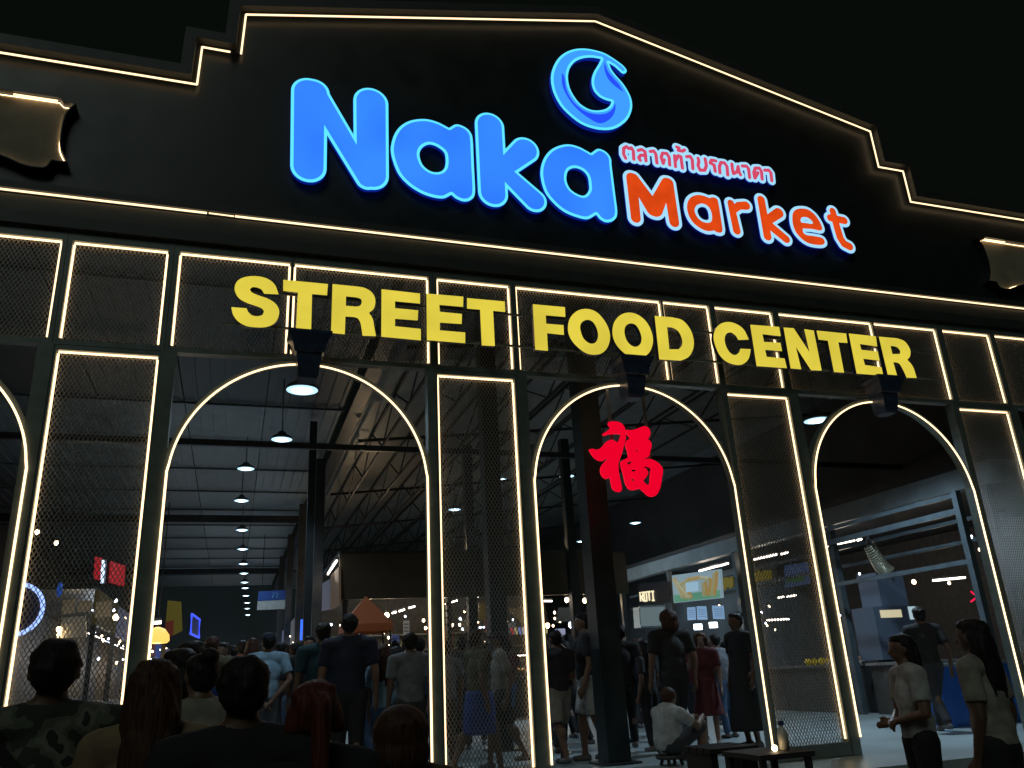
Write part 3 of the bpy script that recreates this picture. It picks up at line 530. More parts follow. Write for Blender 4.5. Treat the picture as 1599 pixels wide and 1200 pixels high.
# ------------------------------------------------------------------ signs and boards inside
def slab(c4, th, name, m, parent=None):
    """flat board through four corners (bl, br, tr, tl) with real thickness"""
    v = [Vector(p) for p in c4]; n = (v[1]-v[0]).cross(v[3]-v[0]).normalized()
    return MB().add([p for p in v]+[p-n*th for p in v], [(0,1,2,3),(7,6,5,4),(0,4,5,1),(1,5,6,2),(2,6,7,3),(3,7,4,0)]).build(name, m, parent)
def base_of(c4): return sum((Vector(p) for p in c4), Vector())/4
def em(name, c, s=1., base=None): return mat(name, base or tuple(min(.6, .3*k) for k in c), .5, emit=c, es=s)
def board(c4, name, m, label, cat='sign', th=.06, group=None):
    t = thing(name, base_of(c4), label, cat, group); slab(c4, th, 'panel', m, t); return t
def inner(c4, u0, u1, v0, v1, off=.008):
    a, b, c, d = [Vector(p) for p in c4]; n = (b-a).cross(d-a).normalized()
    f = lambda u, v: (a*(1-u)+b*u)*(1-v)+(d*(1-u)+c*u)*v+n*off
    return [f(u0,v0), f(u1,v0), f(u1,v1), f(u0,v1)]
def strokes_on(c4, strokes, m, parent, name, width=.05, off=.012):
    """bars laid on a board, given in its own 0..1 coordinates"""
    a, b, c, d = [Vector(p) for p in c4]; n = (b-a).cross(d-a).normalized()
    f = lambda u, v: (a*(1-u)+b*u)*(1-v)+(d*(1-u)+c*u)*v+n*off
    for s in strokes:
        mb = MB()
        mb.tube([f(*q) for q in s], width/2, 6)
        mb.build(name, m, parent)
# blue and white hanging board over the aisle
q = [(0.829,34.000,4.382), (2.005,34.000,4.400), (2.024,34.000,5.136), (0.864,34.000,5.083)]
t = board(q, 'hanging_board', mat('board_white', (.35,.36,.34), .6, noise=.15), 'blue and white board hanging over the aisle beside the light row')
slab(inner(q, .0, 1, .48, 1.0), .004, 'blue_half', mat('board_blue', (.01,.05,.22), .5), t)
strokes_on(q, [[(.44,.86),(.52,.86),(.46,.6)], [(.56,.82),(.63,.86),(.63,.76),(.57,.62),(.66,.6)]], mat('board_cyan', (.05,.2,.4), .5), t, 'marking', .05)
for u in (.1, .9): a = inner(q, u, u, 1, 1)[0]; MB().tube([a, (a.x, a.y, 7.3)], .012, 5).build('rod', M_STEEL, t)
# red board with a white upright lettering, left
q = [(-2.441,16.500,3.517), (-1.806,15.000,3.214), (-1.820,15.000,3.537), (-2.463,16.500,3.905)]
t = board(q, 'red_board', em('red_board', (.32,.012,.02)), 'red double board with a white glowing upright word behind the left mesh pilaster')
slab(inner(q, .42, .58, -.1, 1.12, .05), .05, 'lettering_panel', mat('panel_black', (.01,.01,.015), .4), t)
strokes_on(q, [[(.5,-.05),(.5,.08)],[(.47,.12),(.53,.2)],[(.5,.24),(.5,.36)],[(.47,.4),(.53,.46)],[(.53,.5),(.47,.56)],[(.5,.6),(.5,.7)],[(.47,.74),(.53,.8)],[(.5,.85),(.5,1.05)]], em('white_blue', (.6,.75,1), 1.6), t, 'glyph', .055, .065)
c = Vector((-2.521,11.500,2.554)); t = thing('ring_light_sign', c, 'round neon ring glowing blue white behind the left pilaster edge', 'sign')
MB().tube([c+Vector((.30*math.cos(a*math.pi/16), 0, .30*math.sin(a*math.pi/16))) for a in range(32)], .026, 8, True).build('ring', em('neon_ring', (.32,.48,1), 1.7), t)
d_ = MB().lathe([(.26,0),(.26,.03)], (0,0,0), 24).build('disc', mat('disc_violet', (.03,.03,.06), .5), t)
d_.matrix_parent_inverse = Matrix(); d_.rotation_euler = (math.pi/2, 0, 0); d_.location = (0, .05, 0)
c = Vector((-3.592,20.000,3.725)); t = thing('blue_lantern', c, 'small blue oval lantern hanging behind the left mesh pilaster', 'lantern')
MB().ell(c, (.06,.06,.16), 12, 8).build('shade', em('blue_lantern', (.01,.05,.25), 1), t, True); MB().tube([c+Vector((0,0,.19)), (c.x, c.y, 7.3)], .006, 5).build('cord', M_DARK, t)
# yellow flag, blue framed screen, left row
q = [(-1.563,22.000,2.718), (-1.164,22.000,2.927), (-1.248,22.000,3.608), (-1.557,22.000,3.645)]
t = board(q, 'yellow_banner', em('banner_yellow', (.03,.023,.002), 1, (.16,.12,.012)), 'yellow and red banner hanging over the left stalls', 'banner', .01)
slab(inner(q, .0, .5, .0, .45), .003, 'red_patch', em('banner_red', (.03,.006,.002), 1, (.16,.02,.01)), t)
q = [(-1.073,24.000,2.969), (-0.894,25.000,2.920), (-0.913,25.000,3.399), (-1.081,24.000,3.477)]
t = board(q, 'framed_screen', mat('screen_dark', (.02,.03,.06), .3), 'tall screen with a glowing blue frame in the left stall row', 'screen')
MB().tube([Vector(p) for p in inner(q, 0, 1, 0, 1, .01)], .03, 6, True).build('frame', em('screen_blue', (.05,.09,.9), 1.3), t)
# ROTI board and the picture above the right counters
XR = 11.0
q = [(11.000,21.611,3.207), (11.000,19.818,3.110), (11.000,19.758,3.652), (11.000,21.598,3.796)]
t = board(q, 'stall_sign', mat('sign_black', (.012,.013,.018), .4), 'black stall sign with cream capitals ROTI inside the middle arch')
LT = {'R': [[(0,0),(0,1),(.7,1),(.75,.6),(.1,.5)],[(.35,.5),(.8,0)]], 'O': [[(.1,0),(.7,0),(.75,.5),(.7,1),(.1,1),(.05,.5),(.1,0)]], 'T': [[(0,1),(.8,1)],[(.4,1),(.4,0)]], 'I': [[(.4,0),(.4,1)],[(.15,1),(.65,1)],[(.15,0),(.65,0)]]}
def word(c4, txt, u0, u1, v0, v1, m, parent, width):
    n = len(txt); du = (u1-u0)/n
    for i, ch in enumerate(txt):
        strokes_on(c4, [[(u0+(i+.95*x_)*du, v0+y_*(v1-v0)) for x_, y_ in s] for s in LT[ch]], m, parent, 'letter', width)
word(q, 'ROTI', .06, .56, .16, .58, em('cream_letters', (.9,.78,.5), 1), t, .055)
q = [(10.800,19.293,3.049), (10.728,16.900,2.943), (10.780,16.900,3.600), (10.800,19.229,3.741)]
t = board(q, 'lit_picture', em('picture_pale', (.17,.25,.29), 1), 'lit picture of golden fries on pale green, inside the middle arch', 'picture')
slab(inner(q, .02, .98, .02, .28), .003, 'green_base', em('picture_green', (.06,.20,.13), 1), t)
GO = em('picture_gold', (.25,.17,.055), 1); GT = em('picture_tan', (.22,.21,.11), 1)
for i, (u0, v0, u1, v1) in enumerate(((.04,.86,.22,.14),(.07,.86,.30,.12),(.12,.74,.36,.1),(.95,.95,.88,.12),(.90,.90,.82,.1),(.82,.72,.76,.14),(.2,.64,.40,.78),(.36,.78,.62,.80),(.60,.80,.80,.70),(.28,.55,.42,.12),(.66,.6,.66,.12),(.72,.62,.72,.14))):
    strokes_on(q, [[(u0,v0),((u0+u1)/2+.01,(v0+v1)/2),(u1,v1)]], GO if i % 2 else GT, t, 'fry', .10, .004)
slab(inner(q, .36, .62, .32, .66, .09), .01, 'dip_bowl', em('picture_blue', (.24,.38,.48), 1), t)
# right stall row: fascia, posts, counters, boards (things along x = 11)
ST = thing('stall_row', (11.6, 15, .5), 'long grey stall row with counters along the right side of the hall', 'stall')
MB().box(11.0, 11.25, 9.3, 23, 3.95, 4.28).build('fascia', mat('fascia_grey', (.16,.19,.20), .5, noise=.2, nscale=3), ST)
MB().box(11.05, 16.8, 9.3, 23, 4.30, 4.40).build('roof', M_STEEL, ST)
MB().box(16.6, 16.8, 9.3, 23, .504, 4.28).build('back_wall', mat('stall_back', (.07,.065,.06), .6, noise=.3), ST)
for y in (9.5, 13.2, 16.6, 19.8, 22.8): MB().box(11.02, 11.14, y, y+.12, .504, 3.94).build('post', M_STEELB, ST)
for a, b in ((11.3,13.0),(13.5,16.2),(17.0,19.6)):
    cnt = MB().box(11.2, 11.9, a, b, .504, 1.33).build('counter', mat('counter_dark', (.06,.055,.05), .5, noise=.3), ST)
    MB().box(11.12, 12.0, a-.03, b+.03, 1.334, 1.38).build('worktop', mat('worktop_steel', (.3,.3,.3), .3, .6, noise=.2), cnt)
for za in (3.5, 3.15): MB().box(11.28, 11.33, 9.5, 22.8, za, za+.06).build('rail', M_STEELB, ST)
tubelight((11.400,18.840,3.799), (11.400,17.910,3.805), 'white tube light just above the lit picture', energy=14)
tubelight((11.400,17.852,3.797), (11.400,17.471,3.807), 'short white tube light at the right of the lit picture', energy=0)
tubelight((11.600,16.660,3.784), (11.600,15.757,3.770), 'long white tube light behind the mesh pilaster left of the right arch', energy=7)
tubelight((11.600,15.642,3.753), (11.600,15.382,3.757), 'short white tube light next to the long one behind the right mesh pilaster')
tubelight((11.600,14.176,3.695), (11.600,13.246,3.676), 'brightest long white tube light inside the left edge of the right arch', energy=9)
tubelight((11.600,13.158,3.661), (11.600,13.046,3.668), 'stub of white tube light beside the coiled hose')
tubelight((16.744,19.000,3.760), (17.286,19.000,3.789), 'blue white tube light left of the coiled hose', True, 8)
tubelight((17.027,18.000,3.696), (17.629,18.000,3.741), 'blue white tube light right of the coiled hose', True, 10)
tubelight((15.039,17.000,3.268), (15.526,17.000,3.309), 'warm tube light below the coiled hose')
tubelight((14.110,14.000,2.944), (15.005,14.000,2.998), 'long warm tube light near the right post of the right arch', energy=5)
tubelight((14.650,18.000,3.277), (14.875,18.000,3.290), 'tiny tube light at the left inside the right arch')
tubelight((14.939,18.000,3.305), (15.187,18.000,3.318), 'second tiny tube light at the left inside the right arch')
tubelight((13.044,18.000,3.003), (13.241,18.000,3.030), 'small tube light low behind the right mesh pilaster')
tubelight((13.337,18.000,3.028), (13.614,18.000,3.055), 'slightly longer low tube light behind the right mesh pilaster')
tubelight((11.939,17.000,2.414), (12.513,17.000,2.427), 'dim low tube light over a grey hood behind the right mesh pilaster')
bulb((15.531,16.000,3.128), 'single round warm bulb inside the right arch', .05)
bulb((17.887,17.000,2.932), 'bright blue white spot bulb near the red arrow in the right arch', .07, True, 6)
bulb((13.057,15.000,2.260), 'tiny blue bulb on a post left of the white machine', .04, True)
# gold and flower boards
for q, lab, c1, c2 in (([(11.300,17.758,3.077), (11.300,17.136,3.087), (11.300,17.104,3.637), (11.300,17.702,3.638)], 'dark board with gold lettering right of the lit picture', (.035,.028,.004), 0),
    ([(11.400,16.536,3.123), (11.400,15.698,3.115), (11.400,15.660,3.615), (11.400,16.477,3.641)], 'dark board with gold lettering behind the right mesh pilaster', (.04,.033,.005), 0),
    ([(11.400,15.402,2.999), (11.400,14.611,2.990), (11.400,14.574,3.436), (11.400,15.325,3.457)], 'blue board with green leaf print behind the right mesh pilaster', (.015,.04,.08), 1)):
    t = board(q, 'menu_board', em('board_%s' % ('blue2' if c2 else 'umber'), (.010,.026,.075) if c2 else (.006,.005,.003), 1, (.05,.05,.05)), lab)
    rs = random.Random(len(lab))
    for i in range(9):
        u = .12+.085*i; v = .25+.3*rs.random(); strokes_on(q, [[(u, v*.6), (u+.03, v*.6+.18), (u+.02, v*.6+.4 if not c2 else .4)]], em('print_green', (.02,.05,.012), 1) if c2 else em('print_gold', (.10,.08,.01), 1), t, 'print', .07)
for i, (a, lab) in enumerate((((1074,948,1088,968), 'first pale blue paper menu sheet under the lit picture'), ((1088,948,1104,968), 'second pale blue paper menu sheet under the lit picture'), ((1112,946,1132,967), 'third pale blue paper menu sheet under the lit picture'))):
    pass
MN = [([(9.826,17.000,2.475), (10.043,17.000,2.483), (10.067,17.000,2.766), (9.849,17.000,2.758)], 'first pale blue paper menu sheet under the lit picture'),
      ([(10.076,17.000,2.482), (10.343,17.000,2.475), (10.355,17.000,2.774), (10.103,17.000,2.780)], 'middle pale blue paper menu sheet under the lit picture'),
      ([(10.497,17.000,2.484), (10.801,17.000,2.476), (10.815,17.000,2.777), (10.509,17.000,2.784)], 'third pale blue paper menu sheet under the lit picture')]
for q, lab in MN:
    t = board(q, 'menu_sheet', em('sheet_blue', (.16,.27,.42), 1), lab, 'menu', .01)
    for k in range(4): slab(inner(q, .12, .88, .2+.17*k, .26+.17*k, .004), .002, 'text_line', em('sheet_ink', (.09,.16,.28), 1), t)
q = [(9.627,19.000,2.461), (10.344,19.000,2.469), (10.372,19.000,2.968), (9.648,19.000,2.954)]
t = board(q, 'glass_case', em('case_glow', (.10,.14,.15), 1), 'pale lit glass case under the black ROTI sign', 'display case', .35)
MB().tube([Vector(p) for p in inner(q, 0, 1, 0, 1, .01)], .025, 6, True).build('frame', mat('case_frame', (.4,.45,.5), .3, .5), t)
for i, (px, lab) in enumerate(((1090, 'bright white square work lamp under the first menu sheets'), (1114, 'bright white tilted work lamp under the third menu sheet'))):
    p = Vector((9.950,16.800,2.304)) if i == 0 else Vector((10.352,16.800,2.333))
    t = thing('work_lamp', p, lab, 'lamp'); MB().box(p.x-.09, p.x+.09, p.y-.03, p.y+.03, p.z-.05, p.z+.07).build('lamp_face', em('lamp_white', (.8,.9,1), 6), t)
    MB().box(p.x-.1, p.x+.1, p.y+.031, p.y+.09, p.z-.06, p.z+.08).build('housing', M_DARK, t); lamp('work_lamp_light', t, p+Vector((0,-.12,0)), 5, (.8,.9,1), .08)
# coiled hose under the ceiling of the right stalls
a = Vector((10.815,12.000,3.390)); b = Vector((11.108,12.000,2.910)); t = thing('coiled_hose', b, 'coiled silver spring hose hanging slantwise in the right arch', 'hose')
d = b-a; u = d.cross(Vector((0,1,0))).normalized(); v = d.normalized().cross(u); pts = []
for i in range(18*10+1):
    f = i/180; an = i*2*math.pi/10; pts.append(a+d*f+(u*math.cos(an)+v*math.sin(an))*(.105+.03*f)+Vector((0,0,-.10*math.sin(f*math.pi))))
MB().tube(pts, .013, 5).build('coil', mat('hose_silver', (.5,.47,.36), .3, .7), t, True)
MB().tube([a+Vector((0,0,.3)), a], .03, 8).build('pipe', M_HOUS, t)
MB().tube([b, b+d*.35], .02, 8).build('nozzle', M_HOUS, t)
# white drinks machine with a lit panel
p = Vector((12.037,13.000,1.927)); t = thing('drinks_machine', (p.x, p.y, .5), 'pale blue drinks machine with lit panels behind the people in the right arch', 'machine')
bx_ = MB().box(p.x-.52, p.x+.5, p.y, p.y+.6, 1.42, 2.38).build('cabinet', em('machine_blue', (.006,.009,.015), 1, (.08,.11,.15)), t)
MB().box(p.x-.38, p.x+.12, p.y-.012, p.y-.002, 2.17, 2.31).build('lit_panel', em('panel_cream', (.55,.5,.32), 1), t)
MB().box(p.x+.30, p.x+.48, p.y-.012, p.y-.002, 2.12, 2.36).build('lit_panel', em('panel_ice', (.36,.5,.55), 1), t)
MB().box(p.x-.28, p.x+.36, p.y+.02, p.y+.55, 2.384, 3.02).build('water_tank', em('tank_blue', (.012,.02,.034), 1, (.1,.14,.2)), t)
MB().box(p.x-.6, p.x+.6, p.y+.05, p.y+.7, .504, 1.415).build('stand', M_DARK, t)
q1 = [(15.070,14.000,2.632), (15.183,14.000,2.536)]; t = thing('red_arrow_sign', q1[0], 'small red neon arrow head beside the right post of the right arch', 'sign')
MB().tube([(15.073,14.000,2.699), (15.173,14.000,2.617)], .018, 6).build('stroke', em('neon_red', (.8,.01,.06), 1.2), t); MB().tube([(15.007,14.000,2.486), (15.174,14.000,2.563)], .018, 6).build('stroke', em('neon_red'  , (.8,.01,.06)), t)
# blue counter front and side post frames at the right
q = [(9.170,9.600,0.494), (9.485,9.600,0.465), (9.647,9.600,1.194), (9.412,9.600,1.214)]
p = Vector((9.779,9.700,0.798)); t = thing('blue_counter', (p.x, p.y, .5), 'bright blue counter standing behind the women at the right arch', 'counter')
MB().box(p.x-.28, p.x+1.05, p.y, p.y+.5, .504, 1.30).build('front', mat('counter_blue', (.02,.10,.42), .4, noise=.1), t); MB().box(p.x-.32, p.x+1.09, p.y-.03, p.y+.53, 1.304, 1.34).build('top', mat('counter_top_grey', (.2,.22,.25), .4), t)
DF = thing('door_portal', (10.2, 9.6, .5), 'blue grey steel door portal inside the right arch', 'frame')
a = Vector((10.600,11.200,3.460)); b = Vector((10.600,9.793,3.427))
MB().bar((10.6, 9.75, 3.55), (10.6, 13, 3.55), .09).build('rail', M_STEELB, DF); MB().bar((10.6, 9.75, 3.80), (10.6, 13, 3.80), .07).build('rail', M_STEELB, DF)
MB().bar((10.6, 9.75, 2.78), (10.6, 13, 2.78), .07).build('rail', M_STEELB, DF)
for y in (9.7, 13.05): MB().bar((10.6, y, .504), (10.6, y, 3.86), .1).build('post', M_STEELB, DF)
# fruit and food on the right counter
for i in range(4):
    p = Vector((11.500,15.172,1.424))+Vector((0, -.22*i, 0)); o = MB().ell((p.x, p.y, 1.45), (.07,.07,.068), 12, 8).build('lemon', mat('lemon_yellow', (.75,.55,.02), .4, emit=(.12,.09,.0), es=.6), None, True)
    tag(o, 'round yellow fruit lined up on the right stall counter', 'fruit', 'yellow fruit on the right counter')
p = Vector((11.500,14.045,1.464)); t = thing('food_tray', (p.x, p.y, 1.38), 'pale tray of food on the counter left of the woman in white', 'tray')
MB().box(p.x-.2, p.x+.2, p.y-.55, p.y+.35, 1.384, 1.43).build('tray', mat('tray_white', (.6,.55,.5), .5), t)
for i in range(5): MB().ell((p.x-.05+.04*(i % 2), p.y-.42+.16*i, 1.46), (.1,.09,.07), 10, 7).build('food', mat('food_pink', (.5,.25,.15), .5), t, True)
for i in range(3):
    yy = p.y-.3+.32*i; o = MB().lathe([(.035,0),(.035,.13),(.015,.17),(.015,.21)], (p.x+.28, yy, 1.384), 10).build('sauce_bottle', mat('bottle_clear', (.4,.4,.38), .2), None, True); tag(o, 'small sauce bottle behind the food tray on the right counter', 'bottle', 'sauce bottles on the right counter')
# brown fronted stall facing the entrance
BS = thing('brown_stall', (6, 20, .5), 'stall with a deep brown fascia facing the entrance between first and middle arch', 'stall')
MB().box(2.3, 9.75, 19.7, 19.82, 3.36, 4.42).build('fascia', mat('fascia_brown', (.05,.038,.02), .55, noise=.25, nscale=2), BS)
MB().box(2.3, 9.75, 19.82, 26, 4.42, 4.5).build('roof', M_STEEL, BS)
MB().box(2.42, 9.7, 25.8, 26, .504, 4.4).build('back_wall', mat('stall_back_grey', (.12,.115,.10), .6, noise=.3), BS)
for x in (2.4, 4.9, 7.3, 9.6): MB().box(x, x+.12, 19.83, 19.95, .504, 3.359).build('post', M_STEEL, BS)
cnt = MB().box(2.6, 9.5, 20.6, 21.2, .504, 1.45).build('counter', mat('counter_dark'), BS); MB().box(2.55, 9.55, 20.55, 21.25, 1.454, 1.5).build('worktop', mat('worktop_steel'), cnt)
for z in (1.9, 2.35, 2.8):
    sh = MB().box(2.8, 9.4, 25.3, 25.79, z, z+.04).build('shelf', mat('shelf_pale', (.3,.28,.24), .5), BS)
rs = random.Random(3)
for i in range(34):
    x = 2.95+i*.19; z = (1.944, 2.394, 2.844)[i % 3]; c = rs.choice(((.5,.3,.08),(.35,.1,.05),(.3,.35,.4),(.15,.3,.12),(.5,.45,.3)))
    o = MB().lathe([(.045,0),(.045,.17),(.016,.23),(.016,.29)], (x, 25.5, z), 8).build('bottle', mat('bottle_%d' % int(c[0]*100), c, .2), None, True)
    tag(o, 'bottle on the lit back shelves of the brown fronted stall', 'bottle', 'bottles on the back shelves')
TL = [((4.126,23.000,3.273),(4.250,23.000,3.304)),((4.246,22.600,3.288),(4.405,22.600,3.334)),((4.391,22.000,3.316),(4.564,22.000,3.361)),((5.387,22.000,3.392),(5.728,22.000,3.485)),((5.981,22.000,3.513),(6.218,22.000,3.559)),((6.309,22.000,3.574),(6.567,22.000,3.620)),((5.129,21.000,3.482),(5.249,21.000,3.496)),((6.488,23.000,2.809),(6.962,23.000,2.829)),((8.207,22.000,3.413),(8.476,22.000,3.407))]
TN = ['leftmost short tube light under the brown fascia','second short tube light under the brown fascia','third short tube light under the brown fascia','slanted tube light at the left inside the middle mesh pilaster','tube light in the middle of the middle mesh pilaster','tube light by the post in the middle mesh pilaster','short upper tube light at the left edge of the middle mesh pilaster','cool low tube light over heads in the middle mesh pilaster','thin tube light at the left edge of the middle arch']
for i, (a, b) in enumerate(TL): tubelight(a, b, TN[i], i == 7, 16 if i in (1, 4, 5) else 0)
BL = [((8.597,21.000,2.692), 1, 'bright blue white bulb among heads left of the thick column'), ((9.797,24.000,2.788), 0, None), ((3.143,20.600,3.209), 0, 'pink warm bulb in front of the orange tent'), ((3.551,20.500,3.039), 0, 'warm bulb right of the orange tent'), ((3.974,26.000,5.242), 0, 'warm lamp just above the brown fascia in the first arch'), ((8.519,21.000,3.344), 0, 'pink bulb under the brown fascia in the middle arch'), ((9.042,21.000,3.316), 0, 'warm bulb beside the thick column in the middle arch'), ((7.918,21.000,2.697), 0, 'small warm bulb at the left edge of the middle arch'), ((8.584,20.500,2.577), 0, 'white bulb right of the blue one left of the thick column')]
for p, c, lab in BL:
    if lab: bulb(p, lab, .075 if c else .06, bool(c), 90 if 'just above' in lab else 9)
q = [(7.928,20.400,2.735), (8.377,20.400,2.754), (8.477,20.400,3.091), (8.026,20.400,3.102)]
board(q, 'paper_sign', mat('paper_grey', (.45,.45,.42), .7), 'pale blank paper sign hanging left of the thick column', 'sign', .01)
for k, (px, lab) in enumerate(((690, ''),)):
    pass
q = [(6.179,21.500,2.932), (6.534,21.500,2.938), (6.554,21.500,3.385), (6.195,21.500,3.360)]
board(q, 'amber_board', em('board_amber', (.06,.04,.01), 1), 'dim amber board in the middle mesh pilaster')
q = [(7.393,21.500,2.797), (7.760,21.500,2.803), (7.750,21.500,3.223), (6.979,21.500,3.208)]
board(q, 'straw_board', em('board_straw', (.055,.04,.018), 1), 'dim straw coloured board at the right of the middle mesh pilaster')
rs = random.Random(11)
for i in range(10):
    pa = [(7.253,22.000,2.567), (7.826,22.000,2.802)][0]; x = pa[0]+i*.11
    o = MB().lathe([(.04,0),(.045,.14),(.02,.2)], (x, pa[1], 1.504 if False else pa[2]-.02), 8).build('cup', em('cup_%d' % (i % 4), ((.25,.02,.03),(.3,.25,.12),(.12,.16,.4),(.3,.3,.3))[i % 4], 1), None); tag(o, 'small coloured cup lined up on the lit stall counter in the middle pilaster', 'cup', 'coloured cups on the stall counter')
# orange tent top
ap = Vector((2.764,18.500,3.352)); el = Vector((2.212,17.900,2.686)); er = Vector((3.238,17.900,2.642))
t = thing('orange_tent', ((el.x+er.x)/2, 18.4, .5), 'orange pyramid tent top under the brown fascia', 'tent')
hw = (er.x-el.x)/2; cx = (er.x+el.x)/2; zt = el.z; y0 = el.y
MB().add([(cx-hw,y0,zt),(cx+hw,y0,zt),(cx+hw,y0+2*hw,zt),(cx-hw,y0+2*hw,zt),(cx,y0+hw,ap.z-.05),(cx-hw,y0,zt-.16),(cx+hw,y0,zt-.16),(cx+hw,y0+2*hw,zt-.16),(cx-hw,y0+2*hw,zt-.16)],
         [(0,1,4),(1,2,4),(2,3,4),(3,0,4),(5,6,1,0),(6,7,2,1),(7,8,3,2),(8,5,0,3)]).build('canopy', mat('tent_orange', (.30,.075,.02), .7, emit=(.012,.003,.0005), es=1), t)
for sx in (-1, 1):
    for yy in (y0+.05, y0+2*hw-.05): MB().tube([(cx+sx*(hw-.05), yy, .504), (cx+sx*(hw-.05), yy, zt-.05)], .025, 6).build('pole', M_STEEL, t)
# aisle stalls: right of the aisle (banners) and left row
def aisle_stall(x, side, y0, y1, colr, label, lampw, sgn):
    """side +1: stall to the right of the aisle, front facing -x"""
    t = thing('aisle_stall', (x+side*1.2, (y0+y1)/2, .5), label, 'stall', 'stalls along the aisle')
    xa, xb = sorted((x, x+side*.12)); xc, xd = sorted((x+side*.13, x+side*2.6))
    MB().box(xa, xb, y0+.05, y1-.05, 3.25, 4.1).build('signboard', sgn, t)
    MB().box(xc, xd, y0, y1, 4.12, 4.2).build('roof', M_STEEL, t)
    for yy in (y0+.04, y1-.12): MB().box(xa, xb, yy, yy+.08, .504, 3.245).build('post', M_STEEL, t)
    cc = sorted((x+side*.25, x+side*.85)); MB().box(cc[0], cc[1], y0+.3, y1-.3, .504, 1.4).build('counter', mat('counter_dark'), t)
    xw = sorted((x+side*2.45, x+side*2.6)); MB().box(xw[0], xw[1], y0, y1, .504, 4.1).build('back_wall', colr, t)
    MB().box(xa, xb, y0+.3, y1-.3, 1.0, 1.39).build('front_panel', colr, t)
    MB().tube([(x+side*.3, y0+.5, 3.1), (x+side*.3, y1-.5, 3.1)], .014, 6).build('tube', M_TUBE if lampw else M_TUBEC, t)
    lamp('stall_lamp', t, (x+side*.9, (y0+y1)/2, 2.95), 26, (1,.8,.55) if lampw else (.75,.85,1), .25)
    for k in range(3): MB().ell((x+side*.1, y0+.7+k*(y1-y0-1.4)/2, 3.08), (.03,)*3, 8, 6).build('bulb', M_BULB if k % 2 else M_BULBC, t)
cols = [mat('stall_tan', (.17,.13,.085), .6, noise=.3), mat('stall_cream', (.2,.175,.135), .6, noise=.3), mat('stall_grey', (.12,.125,.135), .6, noise=.3)]
sgs = [em('sg_violet', (.05,.055,.09)), em('sg_gold', (.03,.022,.006)), em('sg_blue', (.02,.035,.14)), em('sg_red', (.05,.008,.007)), em('sg_pale', (.05,.055,.06)), em('sg_green', (.02,.06,.03))]
RN = ['nearest','second nearest','third','fourth','fifth','sixth','seventh','farthest']
for i in range(6): aisle_stall(2.3, 1, 26.2+i*4.2 if i else 26.2, 30.3+i*4.2, cols[i % 3], '%s stall on the right of the aisle behind the brown stall' % RN[i], i % 2 == 0, sgs[(i*2) % 6])
for i in range(8): aisle_stall(-3.3-.05*i, -1, 23.5+i*4.2, 27.6+i*4.2, cols[(i+1) % 3], '%s stall in the row along the left of the aisle' % RN[i], i % 3 != 1, sgs[(i*5+1) % 6])
q = [(2.280,26.123,3.597), (2.280,21.465,3.290), (2.280,21.794,4.071), (2.280,26.826,4.356)]
t = board(q, 'violet_banner', em('banner_violet', (.05,.055,.075), 1), 'pale violet banner on the side of the brown stall beside the aisle', 'banner', .03)
q = [(2.260,21.130,3.262), (2.260,19.405,3.212), (2.260,19.563,4.098), (2.260,21.317,4.094)]
board(q, 'tan_board', em('board_tan', (.045,.03,.018), 1), 'tan board at the corner of the brown stall beside the aisle', 'board', .05)
q = [(2.200,28.567,2.729), (2.200,27.546,2.682), (2.200,27.842,3.383), (2.200,28.876,3.414)]
tubelight((2.200,21.365,4.148), (2.200,19.450,4.216), 'slanted tube light on the top edge of the brown stall side', energy=6)
p = Vector((1.885,24.000,2.953)); o = MB().box(p.x-.12, p.x+.12, p.y, p.y+.05, p.z-.25, p.z+.3).build('blue_lightbox', em('lightbox_blue', (.04,.16,1.), 1.2)); tag(o, 'small bright blue upright lightbox beside the aisle', 'lightbox')
# lamps at the left
bulb((-3.135,15.000,4.095), 'upper warm bulb behind the left mesh pilaster', .035, False, 3)
bulb((-3.022,16.000,4.079), 'lower warm bulb near the top of the left mesh pilaster view', .035, False, 3)
bulb((-1.578,13.000,2.554), 'warm bulb beside the right strip of the left mesh pilaster', .04, False, 6)
bulb((-2.277,13.000,2.412), 'tiny warm bulb low behind the left mesh pilaster', .035, False, 6)
p = Vector((-1.018,13.000,2.241)); t = thing('amber_lamp', p, 'glowing amber dome lamp at the left edge of the first arch', 'lamp')
MB().lathe([(.03,.16),(.10,.13),(.16,.05),(.17,-.03),(.14,-.06)], p, 16).build('shade', em('amber_glow', (1.,.55,.12), 1.3), t, True); MB().tube([p+Vector((0,0,.15)), (p.x, p.y, 4.2)], .008, 5).build('cord', M_DARK, t); lamp('amber_light', t, p-Vector((0,0,.12)), 8, (1,.7,.35), .1)
tubelight((-1.129,13.000,2.454), (-0.979,13.000,2.467), 'cream tube light above the amber dome lamp', energy=6)
MBX = [(-5.4, 12.4, 'first'), (-4.2, 12.6, 'second'), (-3.2, 12.5, 'third')]
q = [(-2.294,13.000,2.295), (-1.923,13.000,2.298), (-1.971,13.000,2.582), (-2.296,13.000,2.566)]
board(q, 'cream_board', em('board_cream', (.035,.03,.021), 1, (.4,.36,.28)), 'dim cream board with rounded panels behind the left mesh pilaster', 'board')
